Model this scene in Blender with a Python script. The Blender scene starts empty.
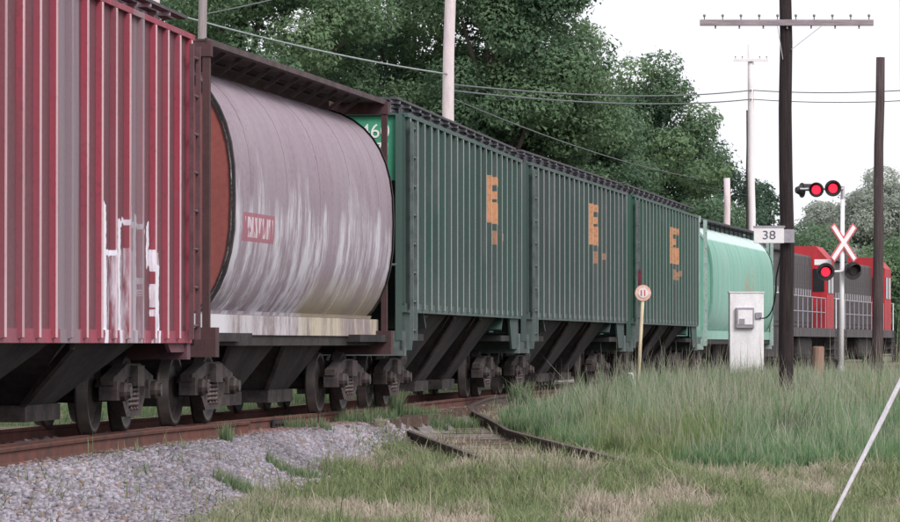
import bpy, math, random
import numpy as np
from mathutils import Vector, Matrix
random.seed(7); RNG = np.random.default_rng(11)
SC = bpy.context.scene
COL = SC.collection
PI = math.pi

# ------------------------------------------------------------------ camera
F = 4140.0                                   # focal length in photo pixels (900 wide)
CAMZ = 0.95                                  # above the rail head (z = 0)
cam = bpy.data.cameras.new('camera'); camo = bpy.data.objects.new('camera', cam); COL.objects.link(camo)
cam.sensor_width = 36.0; cam.lens = F / 900 * 36.0; cam.clip_start = 0.5; cam.clip_end = 6000
camo.location = (0, 0, CAMZ); camo.rotation_euler = (PI / 2 + math.atan((344 - 261) / F), 0, 0)
SC.camera = camo
SC.render.resolution_x = 1024; SC.render.resolution_y = 594

# ------------------------------------------------------------------ overcast daylight
SUN_EL, SUN_AZ = math.radians(40), math.radians(146)       # azimuth clockwise from +Y
W = bpy.data.worlds.new('World'); SC.world = W; W.use_nodes = True
nt = W.node_tree; nt.nodes.clear()
sky = nt.nodes.new('ShaderNodeTexSky'); sky.sky_type = 'NISHITA'; sky.sun_disc = False
sky.sun_elevation = SUN_EL; sky.sun_rotation = SUN_AZ; sky.air_density = 1.6; sky.dust_density = 6.0
hsv = nt.nodes.new('ShaderNodeHueSaturation'); hsv.inputs['Saturation'].default_value = 0.18
cl = nt.nodes.new('ShaderNodeMix'); cl.data_type = 'RGBA'; cl.inputs[0].default_value = 0.80
tc = nt.nodes.new('ShaderNodeTexCoord'); nz = nt.nodes.new('ShaderNodeTexNoise')
nz.inputs['Scale'].default_value = 2.2; nz.inputs['Detail'].default_value = 5
rmp = nt.nodes.new('ShaderNodeValToRGB')
rmp.color_ramp.elements[0].position = 0.3; rmp.color_ramp.elements[0].color = (9.2, 9.2, 9.9, 1)
rmp.color_ramp.elements[1].position = 0.7; rmp.color_ramp.elements[1].color = (11.3, 11.3, 11.8, 1)
bg = nt.nodes.new('ShaderNodeBackground'); bg.inputs['Strength'].default_value = 0.093
wo = nt.nodes.new('ShaderNodeOutputWorld')
L = nt.links.new
L(sky.outputs[0], hsv.inputs['Color']); L(hsv.outputs[0], cl.inputs[6])
L(tc.outputs['Generated'], nz.inputs['Vector']); L(nz.outputs['Fac'], rmp.inputs[0]); L(rmp.outputs[0], cl.inputs[7])
L(cl.outputs[2], bg.inputs['Color']); L(bg.outputs[0], wo.inputs[0])

sl = bpy.data.lights.new('sun', 'SUN'); sl.energy = 1.5; sl.angle = math.radians(24); sl.color = (1.0, 0.95, 0.9)
so = bpy.data.objects.new('sun', sl); COL.objects.link(so)
sdir = Vector((math.sin(SUN_AZ) * math.cos(SUN_EL), math.cos(SUN_AZ) * math.cos(SUN_EL), math.sin(SUN_EL)))
so.rotation_euler = sdir.to_track_quat('Z', 'Y').to_euler(); so.location = (20, -20, 40)
SC.view_settings.view_transform = 'Standard'; SC.view_settings.look = 'None'
SC.view_settings.exposure = 0.53; SC.view_settings.gamma = 1.0
SC.render.engine = 'CYCLES'
try:
    SC.cycles.use_denoising = True; SC.cycles.max_bounces = 6; SC.cycles.transparent_max_bounces = 8
except Exception: pass

# ------------------------------------------------------------------ mesh helpers
class MB:
    def __init__(s): s.v = []; s.f = []
    def add(s, vs, fs):
        o = len(s.v); s.v += [tuple(p) for p in vs]; s.f += [tuple(i + o for i in f) for f in fs]; return s
    def box(s, x0, x1, y0, y1, z0, z1):
        return s.add([(x0,y0,z0),(x1,y0,z0),(x1,y1,z0),(x0,y1,z0),(x0,y0,z1),(x1,y0,z1),(x1,y1,z1),(x0,y1,z1)],
                     [(0,3,2,1),(4,5,6,7),(0,1,5,4),(1,2,6,5),(2,3,7,6),(3,0,4,7)])
    def bar(s, a, b, w, h=None, up=(0,0,1)):
        a = Vector(a); b = Vector(b); d = (b - a).normalized(); h = h or w
        u = Vector(up)
        if abs(d.dot(u)) > .95: u = Vector((1,0,0))
        r = d.cross(u).normalized(); u = r.cross(d).normalized()
        vs = [p + r*sx*w/2 + u*sy*h/2 for p in (a, b) for sx, sy in ((-1,-1),(1,-1),(1,1),(-1,1))]
        return s.add(vs, [(0,3,2,1),(4,5,6,7),(0,1,5,4),(1,2,6,5),(2,3,7,6),(3,0,4,7)])
    def tube(s, pts, r, n=8, cap=True):
        pts = [Vector(p) for p in pts]; rs = r if isinstance(r, (list, tuple)) else [r]*len(pts)
        vs = []; fs = []
        for i, p in enumerate(pts):
            d = (pts[min(i+1, len(pts)-1)] - pts[max(i-1, 0)]).normalized()
            u = Vector((0,0,1)) if abs(d.z) < .9 else Vector((1,0,0))
            a = d.cross(u).normalized(); b = a.cross(d).normalized()
            for k in range(n):
                t = 2*PI*k/n; vs.append(p + (a*math.cos(t) + b*math.sin(t))*rs[i])
        for i in range(len(pts)-1):
            for k in range(n):
                fs.append((i*n+k, i*n+(k+1)%n, (i+1)*n+(k+1)%n, (i+1)*n+k))
        if cap: fs.append(tuple(range(n-1,-1,-1))); fs.append(tuple((len(pts)-1)*n+k for k in range(n)))
        return s.add(vs, fs)
    def lathe_x(s, prof, cy, cz, n=24):            # prof: (x, radius)
        vs = []; fs = []
        for x, r in prof:
            for k in range(n):
                t = 2*PI*k/n; vs.append((x, cy + r*math.cos(t), cz + r*math.sin(t)))
        for i in range(len(prof)-1):
            for k in range(n):
                fs.append((i*n+k, i*n+(k+1)%n, (i+1)*n+(k+1)%n, (i+1)*n+k))
        fs.append(tuple(range(n))); fs.append(tuple((len(prof)-1)*n+k for k in range(n-1,-1,-1)))
        return s.add(vs, fs)
    def prism_x(s, poly, x0, x1):                  # poly in (y,z)
        n = len(poly)
        vs = [(x0,y,z) for y,z in poly] + [(x1,y,z) for y,z in poly]
        fs = [tuple(range(n)), tuple(range(2*n-1, n-1, -1))] + [(i, i+n, (i+1)%n+n, (i+1)%n) for i in range(n)]
        return s.add(vs, fs)
    def prism_y(s, poly, y0, y1):                  # poly in (x,z)
        n = len(poly)
        vs = [(x,y0,z) for x,z in poly] + [(x,y1,z) for x,z in poly]
        fs = [tuple(range(n-1,-1,-1)), tuple(range(n, 2*n))] + [(i, (i+1)%n, (i+1)%n+n, i+n) for i in range(n)]
        return s.add(vs, fs)
    def mesh(s, name, m, smooth=False):
        me = bpy.data.meshes.new(name); me.from_pydata(s.v, [], s.f); me.validate(); me.update()
        if m: me.materials.append(m)
        if smooth: me.polygons.foreach_set('use_smooth', [True]*len(me.polygons))
        return me
    def build(s, name, m, parent=None, smooth=False, bevel=0):
        o = link(name, s.mesh(name, m, smooth), parent)
        if bevel:
            b = o.modifiers.new('bevel', 'BEVEL'); b.width = bevel; b.segments = 2; b.limit_method = 'ANGLE'
        return o
def link(name, data, parent=None, loc=None, rot=None):
    o = bpy.data.objects.new(name, data); COL.objects.link(o)
    if parent: o.parent = parent
    if loc is not None: o.location = loc
    if rot is not None: o.rotation_euler = rot
    return o
def tag(o, label=None, cat=None, group=None, kind=None):
    if label: o['label'] = label
    if cat: o['category'] = cat
    if group: o['group'] = group
    if kind: o['kind'] = kind
    return o
def empty(name, loc=(0,0,0), rz=0):
    o = bpy.data.objects.new(name, None); o.empty_display_size = .3; COL.objects.link(o)
    o.location = loc; o.rotation_euler = (0,0,rz); return o
def np_mesh(name, verts, faces_flat, counts, m, colors=None):
    me = bpy.data.meshes.new(name)
    me.vertices.add(len(verts)); me.vertices.foreach_set('co', np.ascontiguousarray(verts, dtype=np.float32).ravel())
    me.loops.add(len(faces_flat)); me.loops.foreach_set('vertex_index', np.ascontiguousarray(faces_flat, dtype=np.int32))
    st = np.concatenate([[0], np.cumsum(counts)[:-1]]).astype(np.int32)
    me.polygons.add(len(counts)); me.polygons.foreach_set('loop_start', st)
    me.update(calc_edges=True)
    if colors is not None:
        at = me.color_attributes.new('tint', 'FLOAT_COLOR', 'POINT')
        c4 = np.ones((len(verts), 4), dtype=np.float32); c4[:, :3] = colors
        at.data.foreach_set('color', c4.ravel())
    me.materials.append(m); return me
def text_mesh(name, txt, size, m, parent, loc, rot, depth=0.004, align='CENTER', sx=1.0, offset=0.0):
    c = bpy.data.curves.new(name, 'FONT'); c.body = txt; c.size = size; c.extrude = depth; c.align_x = align; c.align_y = 'CENTER'
    c.offset = offset
    t = bpy.data.objects.new('tmp', c); COL.objects.link(t)
    bpy.context.view_layer.update()
    me = bpy.data.meshes.new_from_object(t.evaluated_get(bpy.context.evaluated_depsgraph_get()))
    bpy.data.objects.remove(t); me.materials.clear(); me.materials.append(m)
    o = link(name, me, parent, loc, rot); o.scale = (sx, 1, 1); return o

# ------------------------------------------------------------------ materials
class NT:
    def __init__(s, name):
        s.m = bpy.data.materials.new(name); s.m.use_nodes = True; s.t = s.m.node_tree
        s.p = s.t.nodes['Principled BSDF']; s.out = s.t.nodes['Material Output']
    def n(s, k): return s.t.nodes.new(k)
    def l(s, a, b): s.t.links.new(a, b)
    def coord(s, root=None, kind='Object'):
        c = s.n('ShaderNodeTexCoord')
        if root: c.object = root
        return c.outputs[kind]
    def mapping(s, co, sc=(1,1,1), loc=(0,0,0)):
        m = s.n('ShaderNodeMapping'); m.inputs['Scale'].default_value = sc; m.inputs['Location'].default_value = loc
        s.l(co, m.inputs[0]); return m.outputs[0]
    def noise(s, co, scale=1, detail=4, rough=.55, sc=None):
        if sc: co = s.mapping(co, sc)
        n = s.n('ShaderNodeTexNoise'); n.inputs['Scale'].default_value = scale; n.inputs['Detail'].default_value = detail
        n.inputs['Roughness'].default_value = rough; s.l(co, n.inputs['Vector']); return n.outputs['Fac']
    def ramp(s, fac, lo, hi, a=0., b=1.):
        r = s.n('ShaderNodeMapRange'); r.inputs[1].default_value = lo; r.inputs[2].default_value = hi
        r.inputs[3].default_value = a; r.inputs[4].default_value = b; s.l(fac, r.inputs[0]); return r.outputs[0]
    def math(s, op, a, b=None):
        m = s.n('ShaderNodeMath'); m.operation = op
        for i, q in enumerate((a, b)):
            if q is None: continue
            if isinstance(q, (int, float)): m.inputs[i].default_value = q
            else: s.l(q, m.inputs[i])
        return m.outputs[0]
    def mix(s, fac, a, b):
        m = s.n('ShaderNodeMix'); m.data_type = 'RGBA'
        for i, q in ((0, fac), (6, a), (7, b)):
            if isinstance(q, (int, float)): m.inputs[i].default_value = q
            elif isinstance(q, tuple): m.inputs[i].default_value = (*q, 1)
            else: s.l(q, m.inputs[i])
        return m.outputs[2]
    def sep(s, co):
        x = s.n('ShaderNodeSeparateXYZ'); s.l(co, x.inputs[0]); return x.outputs
    def boxmask(s, xyz, y0, y1, z0, z1):
        g = s.math
        a = g('MULTIPLY', g('GREATER_THAN', xyz[1], y0), g('LESS_THAN', xyz[1], y1))
        b = g('MULTIPLY', g('GREATER_THAN', xyz[2], z0), g('LESS_THAN', xyz[2], z1))
        return g('MULTIPLY', a, b)
    def bump(s, h, strength=.3, dist=.02):
        b = s.n('ShaderNodeBump'); b.inputs['Strength'].default_value = strength; b.inputs['Distance'].default_value = dist
        s.l(h, b.inputs['Height']); s.l(b.outputs[0], s.p.inputs['Normal'])
    def fin(s, col, rough=.8, metal=0., spec=.3):
        if isinstance(col, tuple): s.p.inputs['Base Color'].default_value = (*col, 1)
        else: s.l(col, s.p.inputs['Base Color'])
        if isinstance(rough, (int, float)): s.p.inputs['Roughness'].default_value = rough
        else: s.l(rough, s.p.inputs['Roughness'])
        s.p.inputs['Metallic'].default_value = metal; s.p.inputs['Specular IOR Level'].default_value = spec
        return s.m
def weathered(name, c, c2, scale=2., rough=.8, streak=None, root=None, lo=.4, hi=.65, metal=0., bump=.25, spec=.3, dist=.01):
    k = NT(name); co = k.coord(root)
    f = k.noise(co, scale, 6, .6, streak)
    f2 = k.noise(co, scale*9, 3, .6)
    col = k.mix(k.ramp(f, lo, hi), c, c2)
    dk = tuple(x*.7 for x in c)
    col = k.mix(k.ramp(f2, .45, .75, 0, .5), col, dk)
    k.bump(f2, bump, dist)
    return k.fin(col, k.ramp(f2, .3, .7, rough-.1, min(1, rough+.1)), metal, spec)

M = {}
M['steel'] = weathered('grimy_steel', (.022,.019,.021), (.05,.040,.038), 3, .8)
M['frame'] = weathered('cast_truck_frame', (.030,.026,.028), (.085,.066,.064), 3, .9)
M['wheel'] = weathered('wheel_steel', (.042,.035,.035), (.07,.055,.052), 5, .55, metal=.2)
M['spring'] = weathered('spring_steel', (.13,.10,.10), (.08,.055,.05), 9, .65)
M['under'] = weathered('hopper_underside', (.018,.016,.018), (.055,.047,.048), 1.2, .95, (1,1,.35))
M['rust_rail'] = weathered('rusty_rail', (.155,.058,.043), (.065,.040,.038), 2.5, .92)
M['rail_old'] = weathered('old_siding_rail', (.065,.048,.045), (.13,.10,.09), 5, .8)
M['tie'] = weathered('weathered_tie_wood', (.10,.07,.058), (.17,.12,.10), 7, .95, (8,1,1))
M['stone'] = None
M['pole_dark'] = weathered('creosote_pole_wood', (.020,.014,.016), (.045,.032,.032), 6, .9, (6,6,.25), bump=.5)
M['pole_brown'] = weathered('dark_brown_pole_wood', (.055,.038,.042), (.10,.075,.075), 6, .9, (6,6,.25), bump=.5)
M['pole_grey'] = weathered('grey_pole_wood', (.27,.235,.24), (.38,.33,.33), 6, .9, (6,6,.3), bump=.4)
M['pole_pale'] = weathered('pale_concrete_pole', (.70,.60,.62), (.58,.50,.53), 3, .9, (3,3,.6))
M['pole_white'] = weathered('bleached_pole', (.86,.80,.82), (.80,.74,.77), 3, .9, (3,3,.6))  # pale pole, its overexposed washing-out put into the colour
M['arm_grey'] = weathered('grey_crossarm_wood', (.24,.20,.22), (.36,.31,.33), 6, .9, (.4,5,5))
M['wire'] = weathered('weathered_wire', (.10,.11,.12), (.15,.15,.16), 3, .6)
M['wire_light'] = weathered('bright_wire', (.32,.36,.36), (.24,.27,.28), 3, .5)
M['glass_ins'] = weathered('glazed_insulator', (.22,.20,.21), (.3,.28,.3), 9, .25)
M['galv'] = weathered('galvanised_steel', (.52,.50,.54), (.42,.40,.44), 6, .5, metal=.3)
M['white'] = weathered('white_paint', (.86,.84,.87), (.76,.73,.77), 2.5, .6, (2,2,.5))
M['sign_white'] = weathered('sign_white', (.80,.77,.80), (.72,.69,.72), 5, .5)
M['sign_pale'] = weathered('dull_guard_tube', (.50,.47,.50), (.36,.33,.36), 8, .6)
M['sign_grey'] = weathered('dull_sheet_metal', (.36,.33,.38), (.28,.26,.30), 9, .6)
M['black'] = weathered('matt_black_paint', (.022,.021,.024), (.04,.038,.042), 5, .6)
M['print'] = weathered('black_print', (.10,.09,.13), (.16,.15,.19), 20, .7)
M['sign_red'] = weathered('faded_red_paint', (.62,.10,.12), (.55,.16,.17), 6, .6)
M['stump'] = weathered('sawn_wood', (.33,.20,.15), (.24,.15,.12), 6, .9, (6,6,.4))
M['concrete'] = weathered('weathered_concrete', (.42,.33,.31), (.32,.26,.25), 6, .95)
M['lamp_off'] = weathered('unlit_lens', (.03,.015,.018), (.05,.02,.02), 5, .25)
k = NT('lit_red_lens'); k.fin((.7,.02,.04), .3); k.p.inputs['Emission Color'].default_value = (1,.02,.06,1); k.p.inputs['Emission Strength'].default_value = .9; M['lamp_on'] = k.m
M['target'] = weathered('faded_orange_disc', (.75,.42,.34), (.80,.60,.54), 14, .6)
M['yellow_post'] = weathered('cream_painted_post', (.62,.52,.36), (.5,.42,.32), 5, .8)
M['dark_red'] = weathered('dark_red_paint', (.16,.02,.04), (.10,.015,.03), 5, .7)
M['loco_grey'] = weathered('loco_dark_grey_paint', (.06,.053,.058), (.13,.115,.12), 2, .75, (2,2,.3))
M['loco_red'] = weathered('loco_red_paint', (.50,.028,.042), (.22,.035,.04), 1.6, .6, (2,2,.4))
M['glass'] = weathered('dark_cab_glass', (.02,.025,.03), (.03,.035,.04), 2, .12, bump=0)
M['road'] = weathered('pale_road', (.42,.38,.41), (.34,.31,.34), .8, .95)
M['lettering'] = weathered('white_lettering', (.85,.85,.85), (.75,.75,.75), 9, .7)

def leaf_mat(name, a, b):
    k = NT(name); at = k.n('ShaderNodeAttribute'); at.attribute_name = 'tint'
    v = k.n('ShaderNodeSeparateColor'); k.l(at.outputs['Color'], v.inputs[0])
    col = k.mix(v.outputs[0], a, b); k.fin(col, .65, 0, .25)
    tr = k.n('ShaderNodeBsdfTranslucent'); k.l(col, tr.inputs['Color'])
    mx = k.n('ShaderNodeMixShader'); mx.inputs[0].default_value = .42
    k.l(k.p.outputs[0], mx.inputs[1]); k.l(tr.outputs[0], mx.inputs[2]); k.l(mx.outputs[0], k.out.inputs[0]); return k.m
def tint_mat(name, rough=.85, trans=.25):
    k = NT(name); at = k.n('ShaderNodeAttribute'); at.attribute_name = 'tint'
    k.fin(at.outputs['Color'], rough, 0, .2)
    if trans:
        tr = k.n('ShaderNodeBsdfTranslucent'); k.l(at.outputs['Color'], tr.inputs['Color'])
        mx = k.n('ShaderNodeMixShader'); mx.inputs[0].default_value = trans
        k.l(k.p.outputs[0], mx.inputs[1]); k.l(tr.outputs[0], mx.inputs[2]); k.l(mx.outputs[0], k.out.inputs[0])
    return k.m
M['grass'] = tint_mat('grass_blades'); M['stone'] = tint_mat('ballast_stone', .95, 0)
M['bark'] = weathered('tree_bark', (.07,.055,.05), (.11,.09,.08), 4, .95, (3,3,.5), bump=.6)

# ------------------------------------------------------------------ the lie of the land
KZ = np.array([10, 20, 30, 38, 46, 58.5, 76, 92.4, 112, 131, 150, 170, 200, 260.])
KX = np.array([-7.9, -7.05, -6.02, -5.12, -4.25, -2.38, -.12, 2.42, 5.42, 8.85, 12.6, 16.9, 24.2, 42.])
def _spline(x, y):
    n = len(x); h = np.diff(x); A = np.zeros((n, n)); r = np.zeros(n); A[0,0] = A[-1,-1] = 1
    for i in range(1, n-1):
        A[i,i-1] = h[i-1]; A[i,i] = 2*(h[i-1]+h[i]); A[i,i+1] = h[i]; r[i] = 6*((y[i+1]-y[i])/h[i] - (y[i]-y[i-1])/h[i-1])
    m = np.linalg.solve(A, r)
    def f(q):
        q = np.asarray(q, float); i = np.clip(np.searchsorted(x, q) - 1, 0, n-2); hh = h[i]; t0 = x[i+1]-q; t1 = q-x[i]
        return m[i]*t0**3/(6*hh) + m[i+1]*t1**3/(6*hh) + (y[i]/hh - m[i]*hh/6)*t0 + (y[i+1]/hh - m[i+1]*hh/6)*t1
    return f
cx = _spline(KZ, KX)                                           # main track centre line x(y)
def slope(y): return float(cx(y+.1) - cx(y-.1))/.2
SZ = np.array([40, 47, 54, 61.6, 66, 71, 78, 84, 90.]); SX = np.array([1.68, 1.12, .63, .13, -.13, -.36, .02, .92, float(cx(90))])
SX[-3] = float(cx(78)) + .12; SX[-2] = float(cx(84)) + .02; SX[-4] = -.40
sxf = _spline(SZ, SX)                                          # siding centre line
def szf(y): return np.interp(y, [40, 46, 50, 62, 76, 80], [-.35, -.335, -.33, -.33, -.02, 0.0])   # siding rail head height
def smooth(a, b, x): t = np.clip((x-a)/(b-a), 0, 1); return t*t*(3-2*t)
def g0(y): return np.interp(y, [0, 36, 45, 62, 80, 105, 130, 400], [-.70, -.66, -.62, -.52, -.32, -.10, -.12, -.2])
def hnoise(x, y):
    return .025*np.sin(x*1.7+y*.6) + .02*np.sin(x*.8-y*1.1+1.3) + .014*np.sin(x*3.1+y*2.3+.4)
def gz(x, y):
    x = np.asarray(x, float); y = np.asarray(y, float)
    cl_ = np.where(y < 200, cx(np.clip(y, 10, 255)), cx(np.clip(y, 10, 255)))
    d = np.abs(x - cl_)
    base = g0(y) + hnoise(x, y)
    s = np.abs(x - sxf(np.clip(y, 40, 90))); ws = (1 - smooth(1.0, 1.9, s)) * smooth(41, 45.5, y) * (1 - smooth(72, 80, y))
    base = base*(1-ws) + (szf(y) - np.interp(y, [44, 45.4, 46.4, 54], [.0, .02, .12, .14]) + .3*hnoise(x, y))*ws
    top = -.185
    e0 = np.where(x > cl_, np.interp(y, [44, 50, 57, 62, 73, 82], [1.45, 1.35, 1.25, 1.08, 1.08, 1.45]), 1.45)
    e1 = e0 + np.where(x > cl_, np.interp(y, [44, 50, 57, 62, 73, 82], [1.3, .9, .55, .42, .42, 1.3]), 1.3)
    w = 1 - smooth(e0, e1, d)
    return base + np.maximum(top - base, 0)*w
def gravel_limit(y): return np.interp(y, [20, 36, 46, 54, 60, 70, 170], [3.4, 3.0, 2.4, 1.75, 1.15, 1.15, 1.5])

def build_ground():
    xs = np.concatenate([[-1500,-600,-250,-120,-70,-45,-32], np.arange(-24, 26, .28), [32,45,70,120,250,600,1500]])
    ys = np.concatenate([[-400,-120,-40,0,14], np.arange(22, 128, .34), np.arange(129, 190, 2.), [200,230,300,450,800,1500,3000]])
    X, Y = np.meshgrid(xs, ys); Z = gz(X, Y)
    v = np.stack([X, Y, Z], -1).reshape(-1, 3); nx, ny = len(xs), len(ys)
    i = (np.arange(ny-1)[:,None]*nx + np.arange(nx-1)[None,:]).ravel()
    f = np.stack([i, i+1, i+1+nx, i+nx], -1).ravel()
    d = np.abs(v[:,0] - cx(np.clip(v[:,1], 10, 255)))
    gv = 1 - smooth(-.25, .25, d - gravel_limit(v[:,1]) - .25*np.sin(v[:,1]*1.3) - .15*np.sin(v[:,1]*3.7+v[:,0]*2))
    gv = np.where(v[:,1] > 200, 0, gv)
    sd = np.abs(v[:,0] - sxf(np.clip(v[:,1], 40, 90)))
    sg = (1-smooth(.7, 1.2, sd))*smooth(43, 47, v[:,1])*(1-smooth(80, 84, v[:,1]))
    k = NT('ground_soil'); co = k.coord(); at = k.n('ShaderNodeAttribute'); at.attribute_name = 'tint'
    rgb = k.n('ShaderNodeSeparateColor'); k.l(at.outputs['Color'], rgb.inputs[0])
    a = k.noise(co, .5, 5, .6); b = k.noise(co, 14, 4, .7); c = k.noise(co, 2.3, 4, .6)
    soil = k.mix(k.ramp(a, .38, .62), (.085,.10,.045), (.19,.155,.115))
    soil = k.mix(k.ramp(b, .4, .7), soil, (.05,.055,.03))
    grav = k.mix(k.ramp(b, .35, .65), (.13,.12,.135), (.36,.34,.38))
    grav = k.mix(k.ramp(c, .5, .75, 0, .5), grav, (.15,.11,.10))
    col = k.mix(rgb.outputs[0], soil, grav)
    sid = k.mix(k.ramp(b, .35, .65), (.14,.125,.115), (.33,.29,.28))
    col = k.mix(k.math('MULTIPLY', rgb.outputs[1], k.ramp(c, .35, .6, .45, 1.)), col, sid)
    k.bump(b, .8, .05); m = k.fin(col, .95, 0, .15)
    me = np_mesh('ground', v, f, np.full(len(i), 4), m, np.stack([gv, sg, gv*0], -1))
    me.polygons.foreach_set('use_smooth', [True]*len(me.polygons))
    tag(link('ground', me), 'uneven grassy ground with gravel beside the tracks', kind='structure')
build_ground()

# road crossing far behind
mb = MB()
pts = [(-60,104.5),(-20,106.0),(0,107.2),(9,108),(9.2,115.5),(0,114.5),(-20,113.2),(-60,112)]
def sheet(name, rows, m, dz):
    b = MB(); vs = []
    for (xa,ya),(xb,yb) in rows:
        for t in np.linspace(0, 1, 9):
            x = xa+(xb-xa)*t; y = ya+(yb-ya)*t; vs.append((x, y, float(gz(x,y))+dz))
    fs = [(r*9+c, r*9+c+1, (r+1)*9+c+1, (r+1)*9+c) for r in range(len(rows)-1) for c in range(8)]
    return b.add(vs, fs).build(name, m)
rows = [((x, 113.5+.03*x), (x, 120.5+.03*x)) for x in np.concatenate([np.linspace(-70, 3.2, 90), np.linspace(9.2, 60, 60)])]
rd = None
for part_x, nm in (((-70, float(cx(115))-2.3), 'road'), ((float(cx(115))+2.6, 60), 'road')):
    r_ = [((x, 113.5+.03*x), (x, 120.5+.03*x)) for x in np.linspace(part_x[0], part_x[1], 120)]
    tag(sheet(nm, r_, M['road'], .03), 'pale dusty road leading up to the level crossing', kind='structure')
    rd = 1

# ------------------------------------------------------------------ tracks
RAILP = [(-.035,0),(.035,0),(.037,-.012),(.03,-.04),(.010,-.05),(.010,-.14),(.068,-.155),(.068,-.170),(-.068,-.170),(-.068,-.155),(-.010,-.14),(-.010,-.05),(-.03,-.04),(-.037,-.012)]
def rail(name, path, m, parent, top=None):
    vs = []; fs = []; n = len(RAILP)
    P = [Vector(p) for p in path]
    for i, p in enumerate(P):
        d = (P[min(i+1,len(P)-1)] - P[max(i-1,0)]); d.z = 0; d.normalize(); r = Vector((d.y, -d.x, 0))
        for a, b in RAILP: vs.append(p + r*a + Vector((0,0,b)))
    for i in range(len(P)-1):
        for k_ in range(n): fs.append((i*n+k_, i*n+(k_+1)%n, (i+1)*n+(k_+1)%n, (i+1)*n+k_))
    fs += [tuple(range(n-1,-1,-1)), tuple((len(P)-1)*n+q for q in range(n))]
    o = MB().add(vs, fs).build(name, m, parent)
    if top:
        o.data.materials.append(top)
        idx = [1 if (f.normal.z > .9) else 0 for f in o.data.polygons]; o.data.polygons.foreach_set('material_index', idx)
    return o
def off(fx, y, d):
    h = .1; s = float(fx(y+h) - fx(y-h))/(2*h); n = math.hypot(1, s); return (float(fx(y)) + d/n, y - d*s/n)
M['rail_top'] = weathered('worn_rail_head', (.30,.17,.14), (.22,.12,.10), 8, .45, metal=.4)
trk = tag(empty('railway_track', (float(cx(40)), 40, 0)), 'curving main railway track with rusty rails and wooden ties under the train', kind='structure')
def child_world(o, p):
    o.parent = p; o.matrix_parent_inverse = Matrix.Translation(-Vector(p.location)); return o
YS = np.arange(14, 190, 1.0)
for d in (-.7525, .7525):
    o = rail('rail', [(*off(cx, y, d), 0) for y in YS], M['rust_rail'], None, M['rail_top']); child_world(o, trk)
tie_me = [MB().box(-1.28+a, 1.28+b, -.115, .115, -.30, -.162+c).mesh('tie', M['tie']) for a, b, c in ((0,0,0),(-.05,.04,.012),(.03,-.06,-.01),(.06,.08,.005))]
y = 26.0; i = 0
while y < 160:
    o = link('tie', tie_me[i % 4], None, (float(cx(y)), y, random.uniform(-.008,.008)), (0, random.uniform(-.01,.01), -math.atan(slope(y)) + random.uniform(-.03,.03)))
    child_world(o, trk); i += 1; y += .55
# joint bars on the near rail
for yj in (35.2, 41.0, 47.4, 54.3):
    p = off(cx, yj, .7525+.045)
    b = MB().box(-.016,.016,-.42,.42,-.145,-.045)
    for q in (-.3,-.1,.1,.3): b.lathe_x([(.016,.02),(.045,.018)], q, -.095, 8)
    o = b.build('joint_bar', M['steel']); o.location = (p[0], p[1], 0); o.rotation_euler = (0,0,-math.atan(slope(yj))); child_world(o, trk)
# spare rail lying on the tie ends
P = []
for yy in np.arange(26, 51.5, .8):
    q = off(cx, yy, 1.08 + .03*math.sin(yy*.4)); P.append((q[0], q[1], .008))
o = rail('spare_rail', P, M['rust_rail'], None)
tag(o, 'rusty spare rail lying on the tie ends beside the near cars', 'rail')

sd = tag(empty('siding_track', (float(sxf(50)), 50, -.36)), 'overgrown siding with two dark rails curving away from the main track', kind='structure')
for d in (-.7525, .7525):
    ya = np.arange(45.6, 79 if d > 0 else 72, .6)
    o = rail('rail', [(*off(sxf, y, d), float(szf(y))) for y in ya], M['rail_old'], None); child_world(o, sd)
y = 48.0
while y < 72:
    o = link('tie', tie_me[i % 4], None, (float(sxf(y)), y, float(szf(y)) + .028), (0, random.uniform(-.015,.015), -math.atan(float(sxf(y+.1)-sxf(y-.1))/.2) + random.uniform(-.05,.05)))
    child_world(o, sd); i += 1; y += .62

# ------------------------------------------------------------------ railcar parts
WHEEL = MB().lathe_x([(-.06,.06),(-.06,.20),(-.02,.24),(-.02,.34),(-.065,.37),(-.065,.455),(-.035,.455),(-.03,.425),(.065,.415),(.065,.36),(.015,.34),(.03,.22),(.06,.19),(.06,.06)], 0, 0, 28).mesh('wheel', M['wheel'], True)
AXLE = MB().lathe_x([(-1.15,.07),(-.8,.08),(-.6,.09),(0,.08),(.6,.09),(.8,.08),(1.15,.07)], 0, 0, 12).mesh('axle', M['steel'], True)
def helix(mb, cxx, cy, z0, z1, r, wr, turns):
    n = turns*10; mb.tube([(cxx + r*math.cos(2*PI*t/10), cy + r*math.sin(2*PI*t/10), z0 + (z1-z0)*t/n) for t in range(n+1)], wr, 6)
b = MB()
for cy in (-.17, 0, .17):
    helix(b, 0, cy, .26, .52, .075, .02, 5)
SPRING = b.mesh('coil_spring', M['spring'], True)
sp = [(-1.12,.54),(-1.12,.36),(-.72,.34),(-.42,.17),(.42,.17),(.72,.34),(1.12,.36),(1.12,.54),(.8,.60),(.38,.70),(-.38,.70),(-.8,.60)]
b = MB()                                                     # side frame with open windows: top and bottom chords, columns, pedestals
b.prism_x([(-1.14,.52),(-.8,.50),(-.36,.60),(.36,.60),(.8,.50),(1.14,.52),(1.14,.60),(.8,.66),(.38,.74),(-.38,.74),(-.8,.66),(-1.14,.60)], -.07, .07)
b.prism_x([(-.74,.42),(-.40,.18),(.40,.18),(.74,.42),(.74,.52),(.36,.262),(-.36,.262),(-.74,.52)], -.066, .066)
for s in (-1, 1):
    b.box(-.064, .064, min(s*.27,s*.36), max(s*.27,s*.36), .24, .62)
    b.prism_x([(s*.70,.36),(s*1.12,.36),(s*1.12,.56),(s*.70,.56)][::s], -.09, .10)
FRAME = b.mesh('side_frame', M['frame'])
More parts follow.
